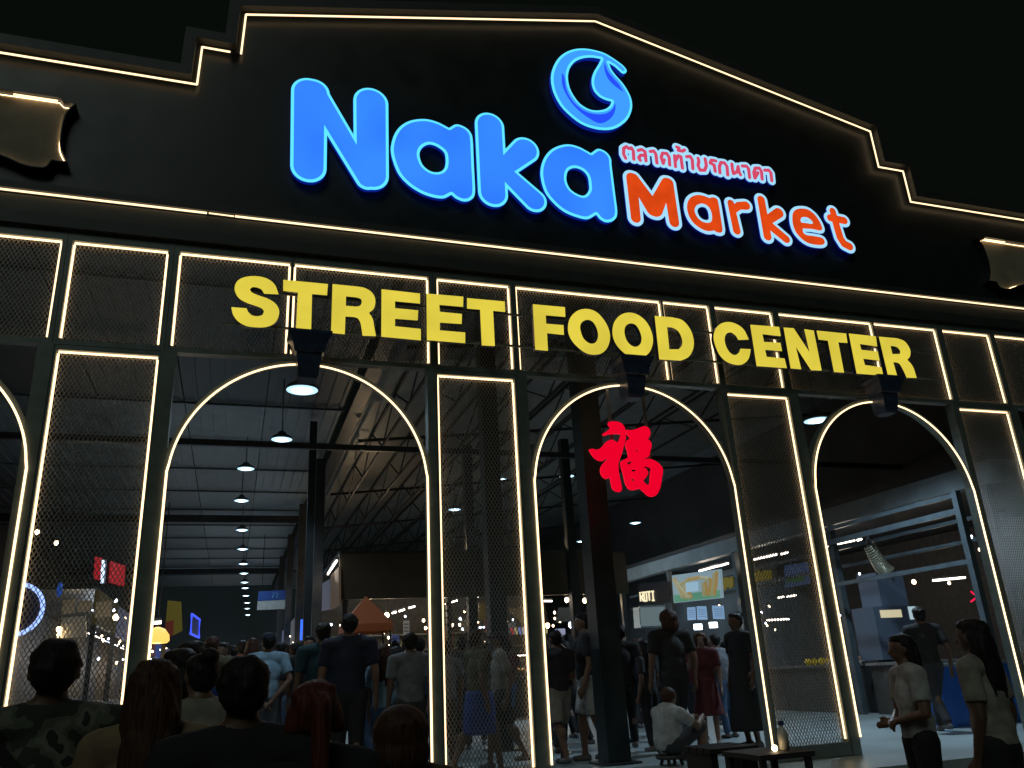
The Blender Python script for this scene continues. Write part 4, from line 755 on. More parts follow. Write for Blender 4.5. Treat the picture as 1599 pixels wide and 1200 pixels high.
for (a, lab) in (([(-2.453,14.000,2.693), (-2.276,14.000,2.716), (-2.283,14.000,2.921), (-2.452,14.000,2.897)], 'first cream panel above the cream board at the left'), ([(-2.242,14.000,2.724), (-2.052,14.000,2.729), (-2.061,14.000,2.889), (-2.245,14.000,2.893)], 'second cream panel above the cream board at the left'), ([(-1.989,14.000,2.634), (-1.780,14.000,2.647), (-1.788,14.000,2.882), (-1.998,14.000,2.868)], 'third cream panel above the cream board at the left')):
    board(a, 'cream_placard', em('panel_dimcream', (.016,.014,.01), 1, (.4,.36,.28)), lab, 'board')
# strings of small bulbs over the stalls
rb = random.Random(21)
def small_bulb(p, m, label, group, r=.03):
    t = thing('string_bulb', p, label, 'light bulb', group); MB().ell(p, (r,r,r*1.2), 8, 6).build('globe', m, t, True); MB().lathe([(r*.5,r*.9),(r*.4,r*1.9),(.004,r*2),(.004,r*5)], p, 6).build('socket', M_DARK, t)
for i in range(54):
    y = 21.5+i*.66; small_bulb((-3.1-.006*i+rb.uniform(-.3,.5), y, rb.uniform(1.9,3.7)), rb.choice((M_BULB, M_BULBC, M_BULB)), 'small bulb in the lights over the left stalls receding along the aisle', 'bulbs over the left aisle stalls', rb.uniform(.022,.04))
for i in range(36):
    y = 21+i*.95; small_bulb((2.1+rb.uniform(-.25,.3), y, rb.uniform(2.0,3.4)), rb.choice((M_BULB, M_BULBC)), 'small bulb in the lights over the right stalls receding along the aisle', 'bulbs over the right aisle stalls', rb.uniform(.022,.04))
for i in range(46):
    small_bulb((2.75+i*.147+rb.uniform(-.1,.1), rb.uniform(20.7,24.5), rb.choice((2.05,2.4,2.75,3.1))+rb.uniform(-.08,.08)), rb.choice((M_BULB, M_BULB, M_BULBC)), 'small bulb hanging inside the brown fronted stall', 'bulbs in the brown stall', rb.uniform(.022,.042))
for i in range(28):
    small_bulb((rb.uniform(11.5,14.8), 10.3+i*.43, rb.uniform(2.2,3.4)), rb.choice((M_BULB, M_BULBC)), 'small bulb hanging inside the right stall row', 'bulbs in the right stalls', rb.uniform(.02,.032))
for i in range(26):
    small_bulb((rb.uniform(-2.4,2.6), 57+rb.uniform(0,4), 2.0+rb.uniform(0,1.4)), rb.choice((M_BULB, M_BULBC)), 'tiny bulb at the far end of the aisle', 'bulbs at the far end', .06)
for i, (x, y, lab) in enumerate(((3.3,20.9,'leftmost added glow case on the counter of the brown stall'),(4.5,20.9,'second added glow case on the counter of the brown stall'),(5.9,20.9,'third added glow case on the counter of the brown stall'),(7.0,20.9,'fourth added glow case on the counter of the brown stall'),(8.4,20.9,'rightmost added glow case on the counter of the brown stall'),(11.55,17.6,'added glow case on the right stall row under the lit picture'),(11.55,18.8,'added glow case on the right stall row under the ROTI sign'))):
    zb = 1.505 if x < 11 else 1.385
    t = thing('glow_case', (x, y, zb), lab, 'display case')  # invented case, put in as a warm glow on the counter
    w2, d2 = (.4, .22) if x < 11 else (.22, .4)
    MB().box(x-w2, x+w2, y-d2, y+d2, zb, zb+.05).build('base', M_STEEL, t); MB().box(x-w2, x+w2, y-d2, y+d2, zb+.48, zb+.53).build('top', M_STEEL, t)
    for sx in (-1, 1):
        for sy in (-1, 1): MB().bar((x+sx*(w2-.015), y+sy*(d2-.015), zb+.05), (x+sx*(w2-.015), y+sy*(d2-.015), zb+.48), .025).build('post', M_STEEL, t)
    MB().box(x-w2+.05, x+w2-.05, y-.04, y+.04, zb+.45, zb+.478).build('light_bar', M_TUBE, t); lamp('case_glow_lamp', t, (x, y, zb+.42), 2.5, (1,.8,.5), .1)
    for k in range(5):
        kx = (k-2)*.13; c_ = rb.choice(((.4,.2,.05),(.45,.08,.03),(.2,.3,.06),(.5,.4,.2))); MB().ell((x+(kx if w2 > .3 else 0), y+(kx if w2 < .3 else 0), zb+.11), (.06,.06,.055), 8, 6).build('food', mat('food_%d' % int(c_[0]*100), c_, .6), t, True)
for i, (x, w_, z, h_, c, lab) in enumerate(((-2.2,1.5,2.5,.7,(.10,.13,.30),'far added violet blue glow board at the left end of the aisle'),(-.4,1.3,2.3,.5,(.45,.30,.14),'far added amber glow board at the end of the aisle'),(1.0,1.1,2.4,.6,(.30,.32,.34),'far added white glow board at the end of the aisle'),(2.4,1.2,2.6,.8,(.03,.10,.34),'far blue lit shop board at the right end of the aisle'))):
    q = [(x-w_/2,62,z-h_/2),(x+w_/2,62,z-h_/2),(x+w_/2,62,z+h_/2),(x-w_/2,62,z+h_/2)]
    t = board(q, 'far_glow_board', em('far_glow_board_%d' % i, c, 1), lab); slab(inner(q, .1, .9, .3, .45, .004), .003, 'text_line', em('shop_text_%d' % i, tuple(v*.4 for v in c), 1), t)  # glow boards added to brighten the aisle's far end; the blue one is real
    for sx in (-1, 1): MB().bar((x+sx*w_*.4, 62.1, .504), (x+sx*w_*.4, 62.1, z-h_/2), .08).build('post', M_STEEL, t)
# goods racks and hanging menus that fill the stalls
for i in range(14):
    x = 2.9+i*.5; z = rb.uniform(2.2,2.9); w_ = rb.uniform(.16,.3); h_ = rb.uniform(.2,.42); y = rb.uniform(20.9,22.5); c = rb.choice(((.10,.085,.05),(.06,.07,.08),(.09,.03,.02),(.03,.06,.03),(.10,.10,.09),(.02,.03,.09)))
    q = [(x-w_/2,y,z-h_/2),(x+w_/2,y,z-h_/2),(x+w_/2,y,z+h_/2),(x-w_/2,y,z+h_/2)]
    t = board(q, 'menu_card', em('card_%d' % i, c, 1), 'small lit menu card hanging inside the brown fronted stall', 'menu', .012, 'menu cards in the brown stall')
    for k in range(3): slab(inner(q, .12, .88, .2+.24*k, .32+.24*k, .003), .002, 'text_line', em('card_ink_%d' % i, tuple(v*.35 for v in c), 1), t)
# outside right: low table with a glass bottle, bench
p = Vector((3.896,5.600,0.880)); t = thing('low_table', (p.x, p.y, 0), 'low dark table with a bottle by the foot of the right mesh pilaster', 'table')
zt = p.z-.0; MB().box(p.x-.33, p.x+.13, p.y-.2, p.y+.3, zt-.035, zt).build('top', M_DARK, t)
for sx, sy in ((-.29,-.16),(.09,-.16),(-.29,.26),(.09,.26)): MB().bar((p.x+sx, p.y+sy, .004), (p.x+sx, p.y+sy, zt-.036), .04).build('leg', M_DARK, t)
t = thing('glass_bottle', (p.x+.02, p.y, zt), 'clear glass bottle with a dark cap on the low table', 'bottle')
MB().lathe([(.038,.002),(.04,.1),(.034,.13),(.016,.15),(.016,.17)], (p.x+.02, p.y, zt), 12).build('glass', mat('bottle_glass', (.5,.48,.4), .08), t, True); MB().lathe([(.022,.171),(.022,.20)], (p.x+.02, p.y, zt), 10).build('cap', M_NAVY, t)
o = MB().ell((p.x-.08, p.y-.02, zt+.022), (.022,.022,.022), 8, 6).build('tea_candle', M_BULB); tag(o, 'small glowing candle light on the low table', 'candle')
M_BENCH = mat('bench_black', (.008,.008,.008), .7, noise=.2)
p = Vector((3.678,6.000,0.899)); t = thing('dark_bench', (p.x, p.y, 0), 'dark slatted bench in front of the middle arch', 'bench')
for k in range(4): MB().box(p.x-.15, p.x+.28, p.y+k*.11, p.y+.09+k*.11, p.z-.05, p.z-.01).build('slat', M_BENCH, t)
for sx in (-.11, .24): MB().box(p.x+sx-.03, p.x+sx+.03, p.y+.02, p.y+.4, .004, p.z-.051).build('leg', M_BENCH, t)
# ------------------------------------------------------------------ people
PENDING = []
def skin(mb, name, m, root, voxel, it=4):
    me = bpy.data.meshes.new(name); me.from_pydata(mb.v, [], mb.f); me.materials.append(m); me.update()
    o = bpy.data.objects.new(name, me); COL.objects.link(o); o.parent = root
    r = o.modifiers.new('r', 'REMESH'); r.mode = 'VOXEL'; r.voxel_size = voxel; r.use_smooth_shade = True
    s = o.modifiers.new('s', 'SMOOTH'); s.iterations = it; s.factor = .5
    PENDING.append(o); return o
SKIN = [mat('skin_tan', (.17,.09,.055), .5, noise=.08, nscale=30), mat('skin_brown', (.10,.052,.03), .5, noise=.08, nscale=30), mat('skin_fair', (.25,.15,.11), .5, noise=.08, nscale=30)]
def hairmat(n, c):
    m = mat(n, c, .6); nt = m.node_tree; b = nt.nodes['Principled BSDF']; b.inputs['Specular IOR Level'].default_value = .25
    tc = nt.nodes.new('ShaderNodeTexCoord'); mp = nt.nodes.new('ShaderNodeMapping'); mp.inputs['Scale'].default_value = (1, 1, .07); no = nt.nodes.new('ShaderNodeTexNoise'); no.inputs['Scale'].default_value = 110; no.inputs['Detail'].default_value = 3
    nt.links.new(tc.outputs['Object'], mp.inputs[0]); nt.links.new(mp.outputs[0], no.inputs['Vector'])
    bp = nt.nodes.new('ShaderNodeBump'); bp.inputs['Strength'].default_value = .7; bp.inputs['Distance'].default_value = .006; nt.links.new(no.outputs['Fac'], bp.inputs['Height']); nt.links.new(bp.outputs[0], b.inputs['Normal'])
    cr = nt.nodes.new('ShaderNodeValToRGB'); cr.color_ramp.elements[0].position = .35; cr.color_ramp.elements[1].position = .7; cr.color_ramp.elements[0].color = (*[k*.5 for k in c], 1); cr.color_ramp.elements[1].color = (*[k*1.7 for k in c], 1)
    nt.links.new(no.outputs['Fac'], cr.inputs[0]); nt.links.new(cr.outputs[0], b.inputs['Base Color']); return m
HAIR = dict(black=hairmat('hair_black', (.012,.01,.009)), brown=hairmat('hair_brown', (.05,.022,.012)), red=hairmat('hair_auburn', (.09,.022,.014)))
def cloth(n, c): return mat('cloth_'+n, c, .85, noise=.25, nscale=14, bump=.25)
def person(head, floor, face, label, top='shirt', topm=None, bot='trousers', botm=None, hair='short', hm='black', sk=0, stride=.0, arms='down', build=1., long_sleeve=False, cap=None, vox=.015, girl=False, bow=0., group=None, eyes=False):
    head = Vector(head); H = head.z-floor
    root = thing('person', (head.x, head.y, floor), label, 'person', group); root.rotation_euler = (0, 0, math.radians(face))
    S = SKIN[sk]; b = build
    hipw = .052*H*(1.05 if girl else 1); shw = (.108 if girl else .122)*H*b
    nod = bow*H
    up = lambda z, y=0.: (0, y+nod*max(0, (z-.5)/.5)**1.5, z*H)
    legs = []
    for sx in (-1, 1):
        st = stride*sx
        hip = Vector((sx*hipw, 0, .52*H)); knee = Vector((sx*hipw*1.02, (.13*st+.01)*H, .285*H)); ank = Vector((sx*hipw*1.02, (.22*st-.02-(.05*abs(st) if st < 0 else 0))*H, (.045+(.05*abs(st) if st < 0 else 0))*H))
        legs.append((hip, knee, ank))
    ar = []
    for sx in (-1, 1):
        sh = Vector((sx*shw, up(.8)[1], .812*H))
        if arms == 'down': el = sh+Vector((sx*.03, -.02-.25*stride*sx*.3, -.175))*H; wr = el+Vector((sx*.005, .04, -.145))*H
        elif arms == 'back': el = sh+Vector((sx*.045, -.05, -.16))*H; wr = Vector((sx*.03*H, -.085*H, .50*H))
        elif arms == 'front': el = sh+Vector((sx*.04, .015, -.17))*H; wr = Vector((sx*.01*H, .11*H, .605*H))
        elif arms == 'phone':
            if sx > 0: el = sh+Vector((.03, .07, -.13))*H; wr = el+Vector((-.03, .09, .10))*H
            else: el = sh+Vector((-.03, .0, -.175))*H; wr = el+Vector((0, .05, -.14))*H
        else: el = sh+Vector((sx*.05, .01, -.165))*H; wr = Vector((sx*.085*H, .05*H, .56*H))
        ar.append((sh, el, wr))
    m = MB()
    m.ell(up(.70), (.098*H*b, .064*H*b, .115*H)); m.ell(up(.60), (.084*H*b, .058*H*b, .1*H)); m.ell(up(.535), (.093*H*b, .066*H*b, .07*H))
    m.cap(ar[0][0]*1., .036*H, ar[1][0]*1., .036*H); m.cap(up(.81), .036*H, up(.875, .004*H), .034*H)
    for q_ in ar: m.cap(up(.855), .028*H, q_[0]+Vector((0,0,.004*H)), .03*H)
    for hip, knee, ank in legs:
        m.cap(hip, .054*H*b, knee, .034*H); m.cap(knee, .034*H, ank, .022*H); m.ell(knee+(ank-knee)*.3-Vector((0,.012*H,0)), (.031*H,.034*H,.07*H))
        m.cap(ank+Vector((0,-.02*H,-.018*H)), .02*H, ank+Vector((0,.075*H,-.026*H)), .016*H)
    for (sh, el, wr), sx in zip(ar, (-1, 1)):
        m.cap(sh, .034*H*b, el, .025*H); m.cap(el, .025*H, wr, .0165*H)
        d = (wr-el).normalized(); pal = wr+d*.03*H; side = d.cross(Vector((sx,0,.01))).normalized()
        m.cap(wr, .0155*H, wr+d*.045*H, .019*H)
        for k in range(4):
            off = side*((k-1.5)*.0095*H); L = (.036,.045,.042,.03)[k]*H; a_ = wr+d*.05*H+off; c_ = a_+d*L*.55+Vector((-sx*.004*H,0,0)); m.cap(wr+d*.03*H+off*.7, .0062*H, a_, .006*H); m.cap(a_, .006*H, c_, .0056*H); m.cap(c_, .0056*H, c_+d*L*.45+Vector((-sx*.014*H,0,0)), .0046*H)
        th = wr+d*.015*H+side*.017*H; m.cap(th, .008*H, th+d*.03*H+side*.016*H, .0065*H); m.cap(th+d*.03*H+side*.016*H, .0065*H, th+d*.052*H+side*.014*H, .005*H)
    hy = up(.93)[1]
    m.ell((0, hy+.004*H, .938*H), (.046*H,.056*H,.06*H)); m.ell((0, hy+.02*H, .905*H), (.034*H,.036*H,.042*H)); m.cap((0,hy+.03*H,.885*H), .015*H, (0,hy+.042*H,.888*H), .012*H)
    m.cap((0,hy+.055*H,.935*H), .0055*H, (0,hy+.068*H,.913*H), .0085*H); m.ell((0,hy+.05*H,.947*H), (.03*H,.012*H,.006*H)); m.ell((0,hy+.055*H,.896*H), (.015*H,.007*H,.005*H))
    for sx in (-1, 1): m.ell((sx*.047*H, hy, .925*H), (.007*H,.013*H,.019*H))
    skin(m, 'body', S, root, vox)
    if eyes:
        for sx in (-1, 1): e = MB().ell((sx*.019*H, hy+.054*H, .932*H), (.007*H,.005*H,.005*H), 8, 6).build('eye', mat('eye_dark', (.02,.015,.01), .2), None, True); e.parent = root
    # clothing
    c = MB(); g = .012
    if top in ('shirt', 'dress', 'top'):
        c.ell(up(.70), (.098*H*b+g, .066*H*b+.016, .122*H)); c.ell(up(.60), (.090*H*b+g, .068*H*b+.016, .12*H)); c.ell(up(.545), (.094*H*b+g, .069*H*b+g, .065*H))
        c.cap(ar[0][0], .038*H+g, ar[1][0], .038*H+g); c.cap(up(.81), .048*H, up(.852), .043*H, flat=True)
        for q_ in ar: c.cap(up(.845), .03*H+g*.6, q_[0]+Vector((0,0,.004*H)), .032*H+g)
        for sh, el, wr in ar:
            if top == 'top': continue
            if long_sleeve: c.cap(sh, .037*H+g, el, .03*H+g*.6); c.cap(el, .03*H+g*.6, wr, .021*H+g*.4, flat=True)
            else: c.cap(sh, .037*H+g, sh+(el-sh)*.35, .034*H+g); c.cap(sh+(el-sh)*.2, .036*H+g, sh+(el-sh)*.72, .034*H+g, flat=True)
        if top == 'dress': c.tube([up(.58), up(.45), up(.12 if bot == 'long' else .26)], 0, 16, taper=[.088*H+g, .105*H+g, .15*H])
        skin(c, 'dress' if top == 'dress' else 'shirt', topm, root, vox, 9)
    if top != 'dress':
        c = MB(); c.ell(up(.535), (.096*H*b+.008, .07*H*b+.008, .075*H)); c.ell(up(.575), (.086*H*b+.006, .062*H*b+.006, .04*H))
        if bot == 'skirt': c.tube([up(.56), up(.45), up(.27)], 0, 16, taper=[.09*H+g, .11*H+g, .125*H])
        for hip, knee, ank in legs:
            if bot == 'trousers': c.cap(hip, .057*H*b+.01, knee, .038*H+.012); c.cap(knee, .038*H+.012, ank+Vector((0,0,.005)), .03*H+.008, flat=True)
            elif bot == 'shorts': c.cap(hip, .057*H*b+.012, hip+(knee-hip)*.4, .052*H+.018); c.cap(hip+(knee-hip)*.3, .053*H+.016, knee+(hip-knee)*.08, .047*H+.02, flat=True)
        skin(c, 'skirt' if bot == 'skirt' else bot, botm, root, vox)
    c = MB()
    for hip, knee, ank in legs: c.cap(ank+Vector((0,-.022*H,-.02*H)), .0235*H, ank+Vector((0,.08*H,-.027*H)), .0175*H); c.cap(ank+Vector((0,-.02*H,-.035*H)), .012*H, ank+Vector((0,.085*H,-.036*H)), .009*H)
    # one shoe each
    for hip, knee, ank in legs:
        s_ = MB(); s_.cap(ank+Vector((0,-.022*H,-.02*H)), .0235*H, ank+Vector((0,.08*H,-.027*H)), .0175*H).box(ank.x-.021*H, ank.x+.021*H, ank.y-.042*H, ank.y+.095*H, ank.z-.045*H+.002, ank.z-.03*H)
        skin(s_, 'shoe', cloth('shoe', (.12,.12,.12)), root, max(vox, .013), 2)
    h = MB(); hmat = HAIR[hm]
    h.ell((0, hy-.010*H, .949*H), (.052*H,.056*H,.052*H)); h.ell((0, hy-.022*H, .925*H), (.048*H,.04*H,.045*H))
    h.ell((0, hy+.022*H, .972*H), (.042*H,.032*H,.025*H))
    if hair in ('long', 'pony'):
        for sx in (-1, 1): h.cap((sx*.044*H, hy-.012*H, .935*H), .018*H, (sx*.05*H, hy-.018*H, (.84 if hair == 'long' else .90)*H), .017*H)
    if hair == 'long': h.ell((0, hy-.042*H, .87*H), (.060*H,.034*H,.10*H)); h.ell((0, hy-.058*H, .79*H), (.056*H,.024*H,.09*H))
    if hair == 'pony': h.ell((0, hy-.072*H, .955*H), (.022*H,.024*H,.02*H)); h.cap((0, hy-.085*H, .945*H), .022*H, (0, hy-.085*H, .83*H), .02*H); h.cap((0, hy-.085*H, .83*H), .02*H, (0, hy-.075*H, .77*H), .008*H)
    if hair == 'bun': h.ell((0, hy-.055*H, .985*H), (.03*H,.03*H,.028*H))
    if hair == 'big': h.ell((0, hy-.015*H, .94*H), (.075*H,.068*H,.068*H)); h.ell((0, hy-.03*H, .89*H), (.075*H,.05*H,.06*H))
    rh = random.Random(int(abs(head.x)*1000)+int(head.y*100))
    for i in range(26):
        a_ = rh.uniform(0, 2*math.pi); e_ = rh.uniform(-.3, 1.2); k_ = 1.0 if hair != 'big' else 1.32
        if math.sin(a_) > .45 and e_ < .75: continue
        h.ell((.046*H*k_*math.cos(a_)*math.cos(e_), hy-.010*H+.05*H*k_*math.sin(a_)*math.cos(e_), .945*H+.047*H*math.sin(e_)), [rh.uniform(.010,.018)*H for _ in range(3)], 8, 6)
    if hair == 'long':
        for i in range(14): x_ = rh.uniform(-.055,.055); h.cap((x_*H, hy-.05*H, .88*H), .012*H, (x_*1.1*H, hy-rh.uniform(.05,.075)*H, rh.uniform(.68,.76)*H), .006*H)
    skin(h, 'hair', hmat, root, vox*.8, 2)
    if cap:
        k = MB(); k.ell((0, hy-.004*H, .963*H), (.058*H,.063*H,.045*H)); k.ell((0, hy+.065*H, .955*H), (.042*H,.045*H,.008*H)); skin(k, 'cap', cap, root, vox*.8, 2)
    return root
def rz(p): return p
C = dict(black=cloth('black', (.012,.012,.013)), white=cloth('white', (.36,.36,.35)), ltblue=cloth('pale_blue', (.22,.34,.43)), navy=cloth('navy', (.010,.013,.03)), teal=cloth('teal', (.01,.04,.055)), tan=cloth('tan', (.20,.14,.075)), olive=cloth('olive', (.09,.08,.045)), grey=cloth('grey', (.11,.12,.135)), denim=cloth('denim', (.05,.09,.17)), maroon=cloth('maroon', (.09,.015,.02)), offwhite=cloth('offwhite', (.26,.24,.20)), charcoal=cloth('charcoal', (.03,.03,.035)), blue=cloth('blue', (.02,.06,.28)), brown=cloth('brown', (.06,.035,.02)))
cm = bpy.data.materials.new('cloth_camouflage'); cm.use_nodes = True; nt = cm.node_tree
tc = nt.nodes.new('ShaderNodeTexCoord'); no = nt.nodes.new('ShaderNodeTexNoise'); no.inputs['Scale'].default_value = 9; no.inputs['Detail'].default_value = 2; cr = nt.nodes.new('ShaderNodeValToRGB'); cr.color_ramp.interpolation = 'CONSTANT'
for pos, cc in ((0,(.03,.035,.025,1)),(.44,(.09,.10,.07,1)),(.52,(.14,.14,.11,1)),(.6,(.02,.022,.018,1))):
    e = cr.color_ramp.elements[0] if pos == 0 else cr.color_ramp.elements.new(pos); e.position = pos; e.color = cc
cr.color_ramp.elements.remove(cr.color_ramp.elements[-1]); nt.links.new(tc.outputs['Object'], no.inputs['Vector']); nt.links.new(no.outputs['Fac'], cr.inputs[0]); nt.links.new(cr.outputs[0], nt.nodes['Principled BSDF'].inputs['Base Color']); nt.nodes['Principled BSDF'].inputs['Roughness'].default_value = .9
F0, F1 = 0.0, .5
# foreground, seen from behind
A_ = person((-0.644,3.700,1.723), F0, 8, 'dark haired man in patterned shirt with a shoulder strap at the lower left corner', topm=cm, botm=C['charcoal'], build=1.12, arms='phone', sk=1)
strap = MB(); hA = A_['label'] and Vector((-0.644,3.700,1.723)); HA = hA.z
strap.tube([(-.115*HA, -.02*HA, .845*HA), (-.09*HA, -.082*HA, .79*HA), (.0, -.098*HA, .69*HA), (.10*HA, -.075*HA, .585*HA), (.13*HA, 0, .55*HA)], .022, 6); so = strap.build('strap', C['black']); so.parent = A_
person((-0.265,3.500,1.629), F0, -5, 'long haired woman in a tan top at the lower left beside the man in black', 'shirt', C['tan'], 'trousers', C['brown'], 'long', 'brown', arms='front', girl=True)
person((0.046,3.000,1.608), F0, 0, 'man with thick black hair and black shirt in front of the first arch', topm=C['black'], botm=C['black'], hair='short', build=1.08, hm='black', sk=1)
person((0.273,3.000,1.522), F0, 6, 'woman with auburn ponytail right of the man in black', 'shirt', C['black'], 'trousers', C['charcoal'], 'pony', 'red', girl=True, sk=2)
person((0.605,3.200,1.412), F0, -4, 'short child with brown hair at the bottom of the first arch', 'shirt', C['brown'], 'shorts', C['brown'], 'big', 'brown', girl=True, sk=0)
person((-0.112,4.800,1.699), F0, 25, 'woman in a pale loose blouse left of the man in black', 'shirt', C['offwhite'], 'trousers', C['denim'], 'bun', 'black', long_sleeve=True, arms='front', girl=True, bow=.06)
person((-0.253,6.000,1.826), F0, -20, 'person in a dark blue shirt behind the pale blouse', 'shirt', C['blue'], 'trousers', C['charcoal'], 'short', 'black', sk=1)
person((-0.294,5.500,1.757), F0, 60, 'woman with black hair turned sideways at the left of the first arch', 'top', C['maroon'], 'trousers', C['black'], 'long', 'black', girl=True)
# in and behind the first arch
person((0.448,11.500,2.179), F1, 4, 'man in a blue cap and pale blue polo with hands clasped behind his back', 'shirt', C['ltblue'], 'trousers', C['grey'], arms='back', cap=C['navy'], vox=.012)
person((0.163,14.000,2.233), F1, 0, 'dark haired person walking ahead left of the blue cap', 'shirt', C['charcoal'], 'trousers', C['black'], stride=.6)
person((0.863,12.500,2.094), F1, 30, 'person in black right of the blue cap', 'shirt', C['black'], 'trousers', C['denim'], sk=1)
person((0.953,9.600,2.164), F1, 10, 'tall man in a teal print shirt in the first arch', 'shirt', C['teal'], 'trousers', C['black'], build=1.08, sk=1)
BP = person((1.190,9.200,2.222), F1, -8, 'tallest man in a dark shirt with pale straps in the first arch', 'shirt', C['navy'], 'trousers', C['black'], build=1.08, sk=0)
person((1.600,9.400,1.898), F1, -35, 'woman with loose dark hair and pale sleeve by the right side of the first arch', 'shirt', C['ltblue'], 'trousers', C['denim'], 'long', 'brown', girl=True, sk=2)
person((1.808,9.000,1.989), F1, 5, 'man in a grey shirt at the right edge of the first arch', 'shirt', C['grey'], 'trousers', C['charcoal'], sk=1)
person((1.737,12.200,2.169), F1, 0, 'person in a black shirt behind the tallest man', 'shirt', C['charcoal'], 'trousers', C['black'])
for i, (hp, fc, lab, cl, hr) in enumerate((((-0.124,17.000,2.367), 10, 'far person in charcoal ahead of the crowd at the left of the aisle', 'charcoal', 'short'), ((0.512,19.000,2.433), -10, 'far person in navy beyond the blue cap', 'navy', 'long'), ((0.962,18.000,2.378), 0, 'far person in maroon down the aisle right of the blue cap', 'maroon', 'short'), ((1.204,15.000,2.270), 20, 'far woman in brown beside the teal print shirt', 'brown', 'long'), ((0.049,20.000,2.445), 5, 'far person in olive at the middle of the aisle', 'olive', 'short'), ((2.036,13.000,2.132), -20, 'person in denim between the tallest man and the pale sleeve', 'denim', 'short'), ((2.550,12.000,2.077), 10, 'person in black just inside the right side of the first arch', 'black', 'short'), ((3.299,12.500,2.088), -5, 'person in charcoal behind the olive shirt in the middle mesh pilaster', 'charcoal', 'short'), ((5.231,13.000,2.099), 10, 'person in navy behind the tall man in white shorts', 'navy', 'long'), ((7.700,13.500,2.100), 0, 'person in grey between the bushy haired person and the maroon dress', 'charcoal', 'short'))):
    person(hp, F1, fc, lab, 'shirt', C[cl], 'trousers', C['black'], hr, 'black', sk=i % 3, girl=hr == 'long', vox=.018, stride=.3)
rc = random.Random(5)
def crowd(spots, label, group):
    for px in spots:
        hp = Vector(px); person((hp.x, hp.y, hp.z+rc.uniform(-.1,.06)), F1, rc.choice((0, 15, -20, 40, -60, 170, 90)), label, 'shirt', C[rc.choice(('black','charcoal','navy','grey','olive','brown','maroon','black'))], 'trousers', C[rc.choice(('black','charcoal','denim'))], rc.choice(('short','short','long','bun')), rc.choice(('black','brown','black')), sk=rc.randrange(3), vox=.022, stride=rc.choice((0,.3,.5)), bow=rc.uniform(-.02,.07), arms=rc.choice(('down','front','phone')), group=group)
crowd([(-0.263,22.000,2.611), (-0.044,24.000,2.720), (0.202,26.000,2.777), (0.461,23.000,2.651), (0.832,25.000,2.687), (1.219,27.000,2.751), (1.419,24.000,2.649), (1.494,20.000,2.460), (1.489,17.000,2.308), (1.622,14.000,2.181), (2.473,13.500,2.085)], 'dark figure in the far crowd of the aisle seen in the first arch', 'far crowd in the first arch')
crowd([(-0.230,11.000,2.089), (-0.116,12.500,2.130), (0.265,12.000,2.108), (0.973,11.500,2.072), (1.290,11.000,2.074), (1.582,10.500,1.997), (1.952,12.000,2.029), (2.057,11.000,2.007), (2.453,12.500,2.044)], 'dark figure in the thick of the crowd inside the first arch', 'crowd inside the first arch')
crowd([(4.069,11.000,1.951), (4.630,11.500,1.940), (5.708,11.500,1.975), (6.264,12.000,1.956), (6.450,11.200,1.895), (6.825,11.000,1.925), (5.412,12.000,2.033)], 'dark figure in the thick of the crowd inside the middle arch', 'crowd inside the middle arch')
crowd([(3.470,14.000,2.114), (4.138,15.000,2.109), (3.851,13.000,2.048), (4.654,14.500,2.098)], 'dark figure in the far crowd seen through the middle mesh pilaster', 'far crowd in the middle pilaster')
crowd([(4.852,13.000,2.011), (5.933,15.000,2.055), (5.748,14.000,2.054), (6.879,14.000,2.036), (7.851,15.000,2.009), (6.736,12.000,1.910), (7.955,13.000,1.953), (7.537,12.000,1.941)], 'dark figure in the far crowd seen in the middle arch', 'far crowd in the middle arch')
# behind the middle pilaster
person((2.528,10.400,1.958), F1, 20, 'person in a grey blue shirt at the left in the middle mesh pilaster', 'shirt', C['grey'], 'trousers', C['charcoal'])
person((2.638,9.300,2.015), F1, -70, 'woman in an olive shirt and blue skirt striding behind the middle mesh pilaster', 'shirt', C['olive'], 'skirt', C['blue'], 'short', 'brown', girl=True, stride=.7)
person((3.084,9.900,2.016), F1, 80, 'person in a dark cap at the right in the middle mesh pilaster', 'shirt', C['offwhite'], 'shorts', C['charcoal'], cap=C['charcoal'], stride=-.6)
# middle arch
person((3.707,9.600,1.985), F1, 15, 'person in pale shorts at the left of the middle arch', 'shirt', C['charcoal'], 'shorts', C['offwhite'], sk=0, arms='front', stride=.4)
person((4.129,9.700,2.192), F1, 75, 'tall man in black shirt and white shorts left of the thick column', 'shirt', C['black'], 'shorts', C['white'], build=1.05, stride=.3, arms='phone')
person((5.147,10.800,2.091), F1, -15, 'person in black just right of the thick column', 'shirt', C['black'], 'trousers', C['black'], stride=.3)
person((5.196,10.200,1.851), F1, 30, 'person in a charcoal shirt between the column and the bushy haired person', 'shirt', C['charcoal'], 'trousers', C['black'], 'long', 'black', girl=True)
person((5.370,9.800,2.200), F1, 0, 'bushy haired person in black seen from behind in the middle arch', 'shirt', C['black'], 'trousers', C['black'], 'big', 'brown', build=1.15, stride=.3)
person((6.051,10.200,1.921), F1, 150, 'woman in a maroon dress facing out in the middle arch', 'dress', C['maroon'], 'short', C['maroon'], 'big', 'brown', girl=True, sk=2, eyes=True, arms='phone')
person((6.248,9.600,2.128), F1, 95, 'woman in a long black dress at the right of the middle arch', 'dress', C['black'], 'long', C['black'], 'bun', 'black', girl=True, sk=1)
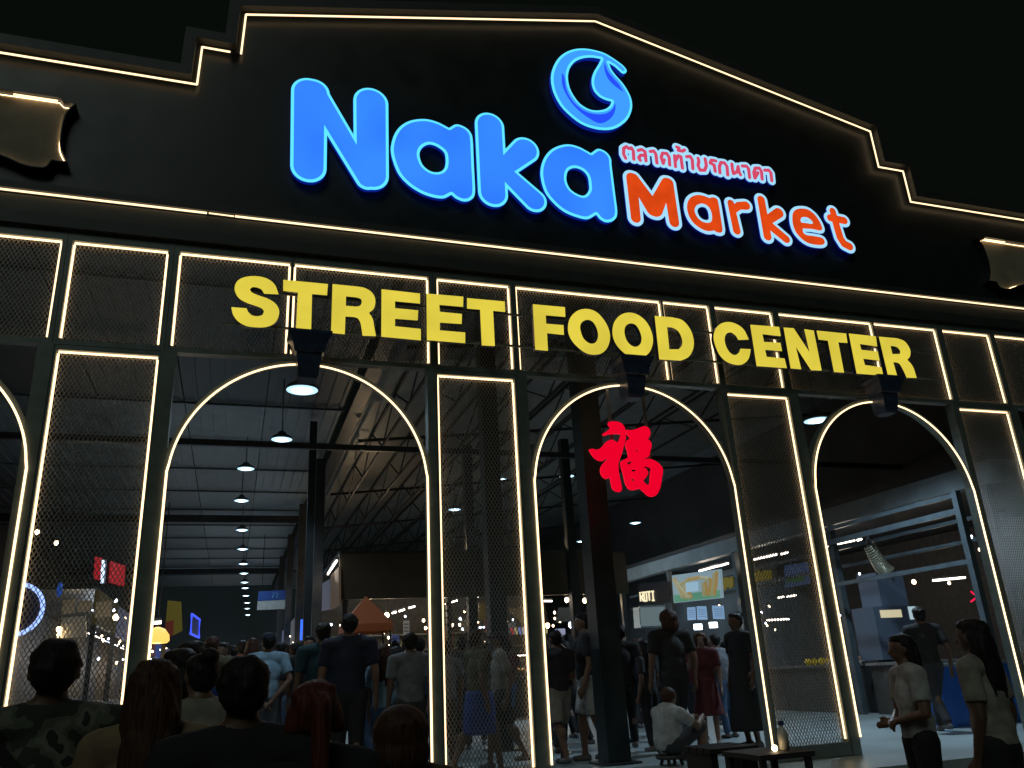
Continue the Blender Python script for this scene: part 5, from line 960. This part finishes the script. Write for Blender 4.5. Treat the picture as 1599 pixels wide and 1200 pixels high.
# right arch
person((5.172,5.600,1.659), F0, 70, 'woman in a white cropped top and black trousers in the right arch', 'shirt', C['white'], 'trousers', C['black'], 'long', 'black', girl=True, arms='front', vox=.011, sk=0)
person((8.991,9.300,2.108), F1, -20, 'man in black walking away behind the woman in white', 'shirt', C['black'], 'trousers', C['charcoal'], stride=.8, sk=1)
person((4.873,4.600,1.712), F0, 20, 'long haired woman in a cream top at the right edge of the right arch', 'shirt', C['offwhite'], 'trousers', C['black'], 'long', 'black', girl=True, vox=.011, arms='down', sk=1)
# crouching person in white
hd = Vector((4.691,8.600,1.268)); root = thing('person', (hd.x-.1, hd.y, F1), 'person in a white T-shirt sitting low in the middle arch', 'person'); root.rotation_euler = (0,0,math.radians(-75))
zt = hd.z-F1; k = zt/1.0
m = MB(); m.ell((0,.05*k,.90*k), (.075,.09,.1)); m.ell((0,.075*k,.85*k), (.055,.06,.065)); m.cap((0,.0,.74*k), .05, (0,.04,.85*k), .05); m.cap((0,-.05,.32*k), .14, (0,-.02,.62*k), .15); m.cap((-.17,-.01,.68*k), .06, (.17,-.01,.68*k), .06)
for sx in (-1, 1):
    m.cap((sx*.1,-.02,.28*k), .085, (sx*.13,.36,.50*k), .06); m.cap((sx*.13,.36,.50*k), .06, (sx*.13,.30,.08*k), .04); m.cap((sx*.13,.28,.045), .038, (sx*.13,.44,.04), .032)
    m.cap((sx*.19,0,.67*k), .055, (sx*.24,.18,.50*k), .042); m.cap((sx*.24,.18,.50*k), .042, (sx*.10,.38,.58*k), .03); m.ell((sx*.08,.41,.59*k), (.04,.05,.03))
    for q in range(4): m.cap((sx*.08,.43,.575*k+.014*q), .009, (sx*.05,.50,.57*k+.014*q), .007)
    m.cap((sx*.09,.41,.61*k), .01, (sx*.06,.46,.64*k), .008)
m.cap((0,.135*k,.9*k), .01, (0,.15*k,.87*k), .014)
skin(m, 'body', SKIN[0], root, .013)
c = MB(); c.cap((0,-.05,.32*k), .16, (0,-.02,.62*k), .168); c.cap((-.17,-.01,.68*k), .075, (.17,-.01,.68*k), .075)
for sx in (-1, 1): c.cap((sx*.19,0,.67*k), .07, (sx*.225,.12,.56*k), .062, flat=True)
skin(c, 'shirt', C['white'], root, .013)
c = MB()
for sx in (-1, 1): c.cap((sx*.1,-.02,.28*k), .10, (sx*.128,.33,.485*k), .075)
c.ell((0,-.04,.26*k), (.18,.15,.11)); skin(c, 'shorts', C['charcoal'], root, .013)
c = MB(); c.ell((0,.03*k,.925*k), (.085,.09,.085)); c.ell((0,-.0,.88*k), (.075,.06,.075)); skin(c, 'hair', HAIR['brown'], root, .012)
MB().box(hd.x-.28, hd.x+.12, hd.y-.2, hd.y+.2, .69, .73)
st = thing('stool', (hd.x-.1, hd.y, F1), 'low dark stool under the person in the white T-shirt', 'stool')
MB().lathe([(.16,.0),(.17,.02),(.16,.04)], (hd.x-.12, hd.y, .5+.13*k-.03), 14).build('seat', M_DARK, st)
for a in range(4): MB().bar((hd.x-.12+.12*math.cos(a*1.57+.8), hd.y+.12*math.sin(a*1.57+.8), .504), (hd.x-.12+.1*math.cos(a*1.57+.8), hd.y+.1*math.sin(a*1.57+.8), .5+.13*k-.03), .03).build('leg', M_DARK, st)
dg = bpy.context.evaluated_depsgraph_get()
done = [(o, bpy.data.meshes.new_from_object(o.evaluated_get(dg))) for o in PENDING]
for o, me in done:
    o.modifiers.clear(); old = o.data; o.data = me; bpy.data.meshes.remove(old); me.shade_smooth()
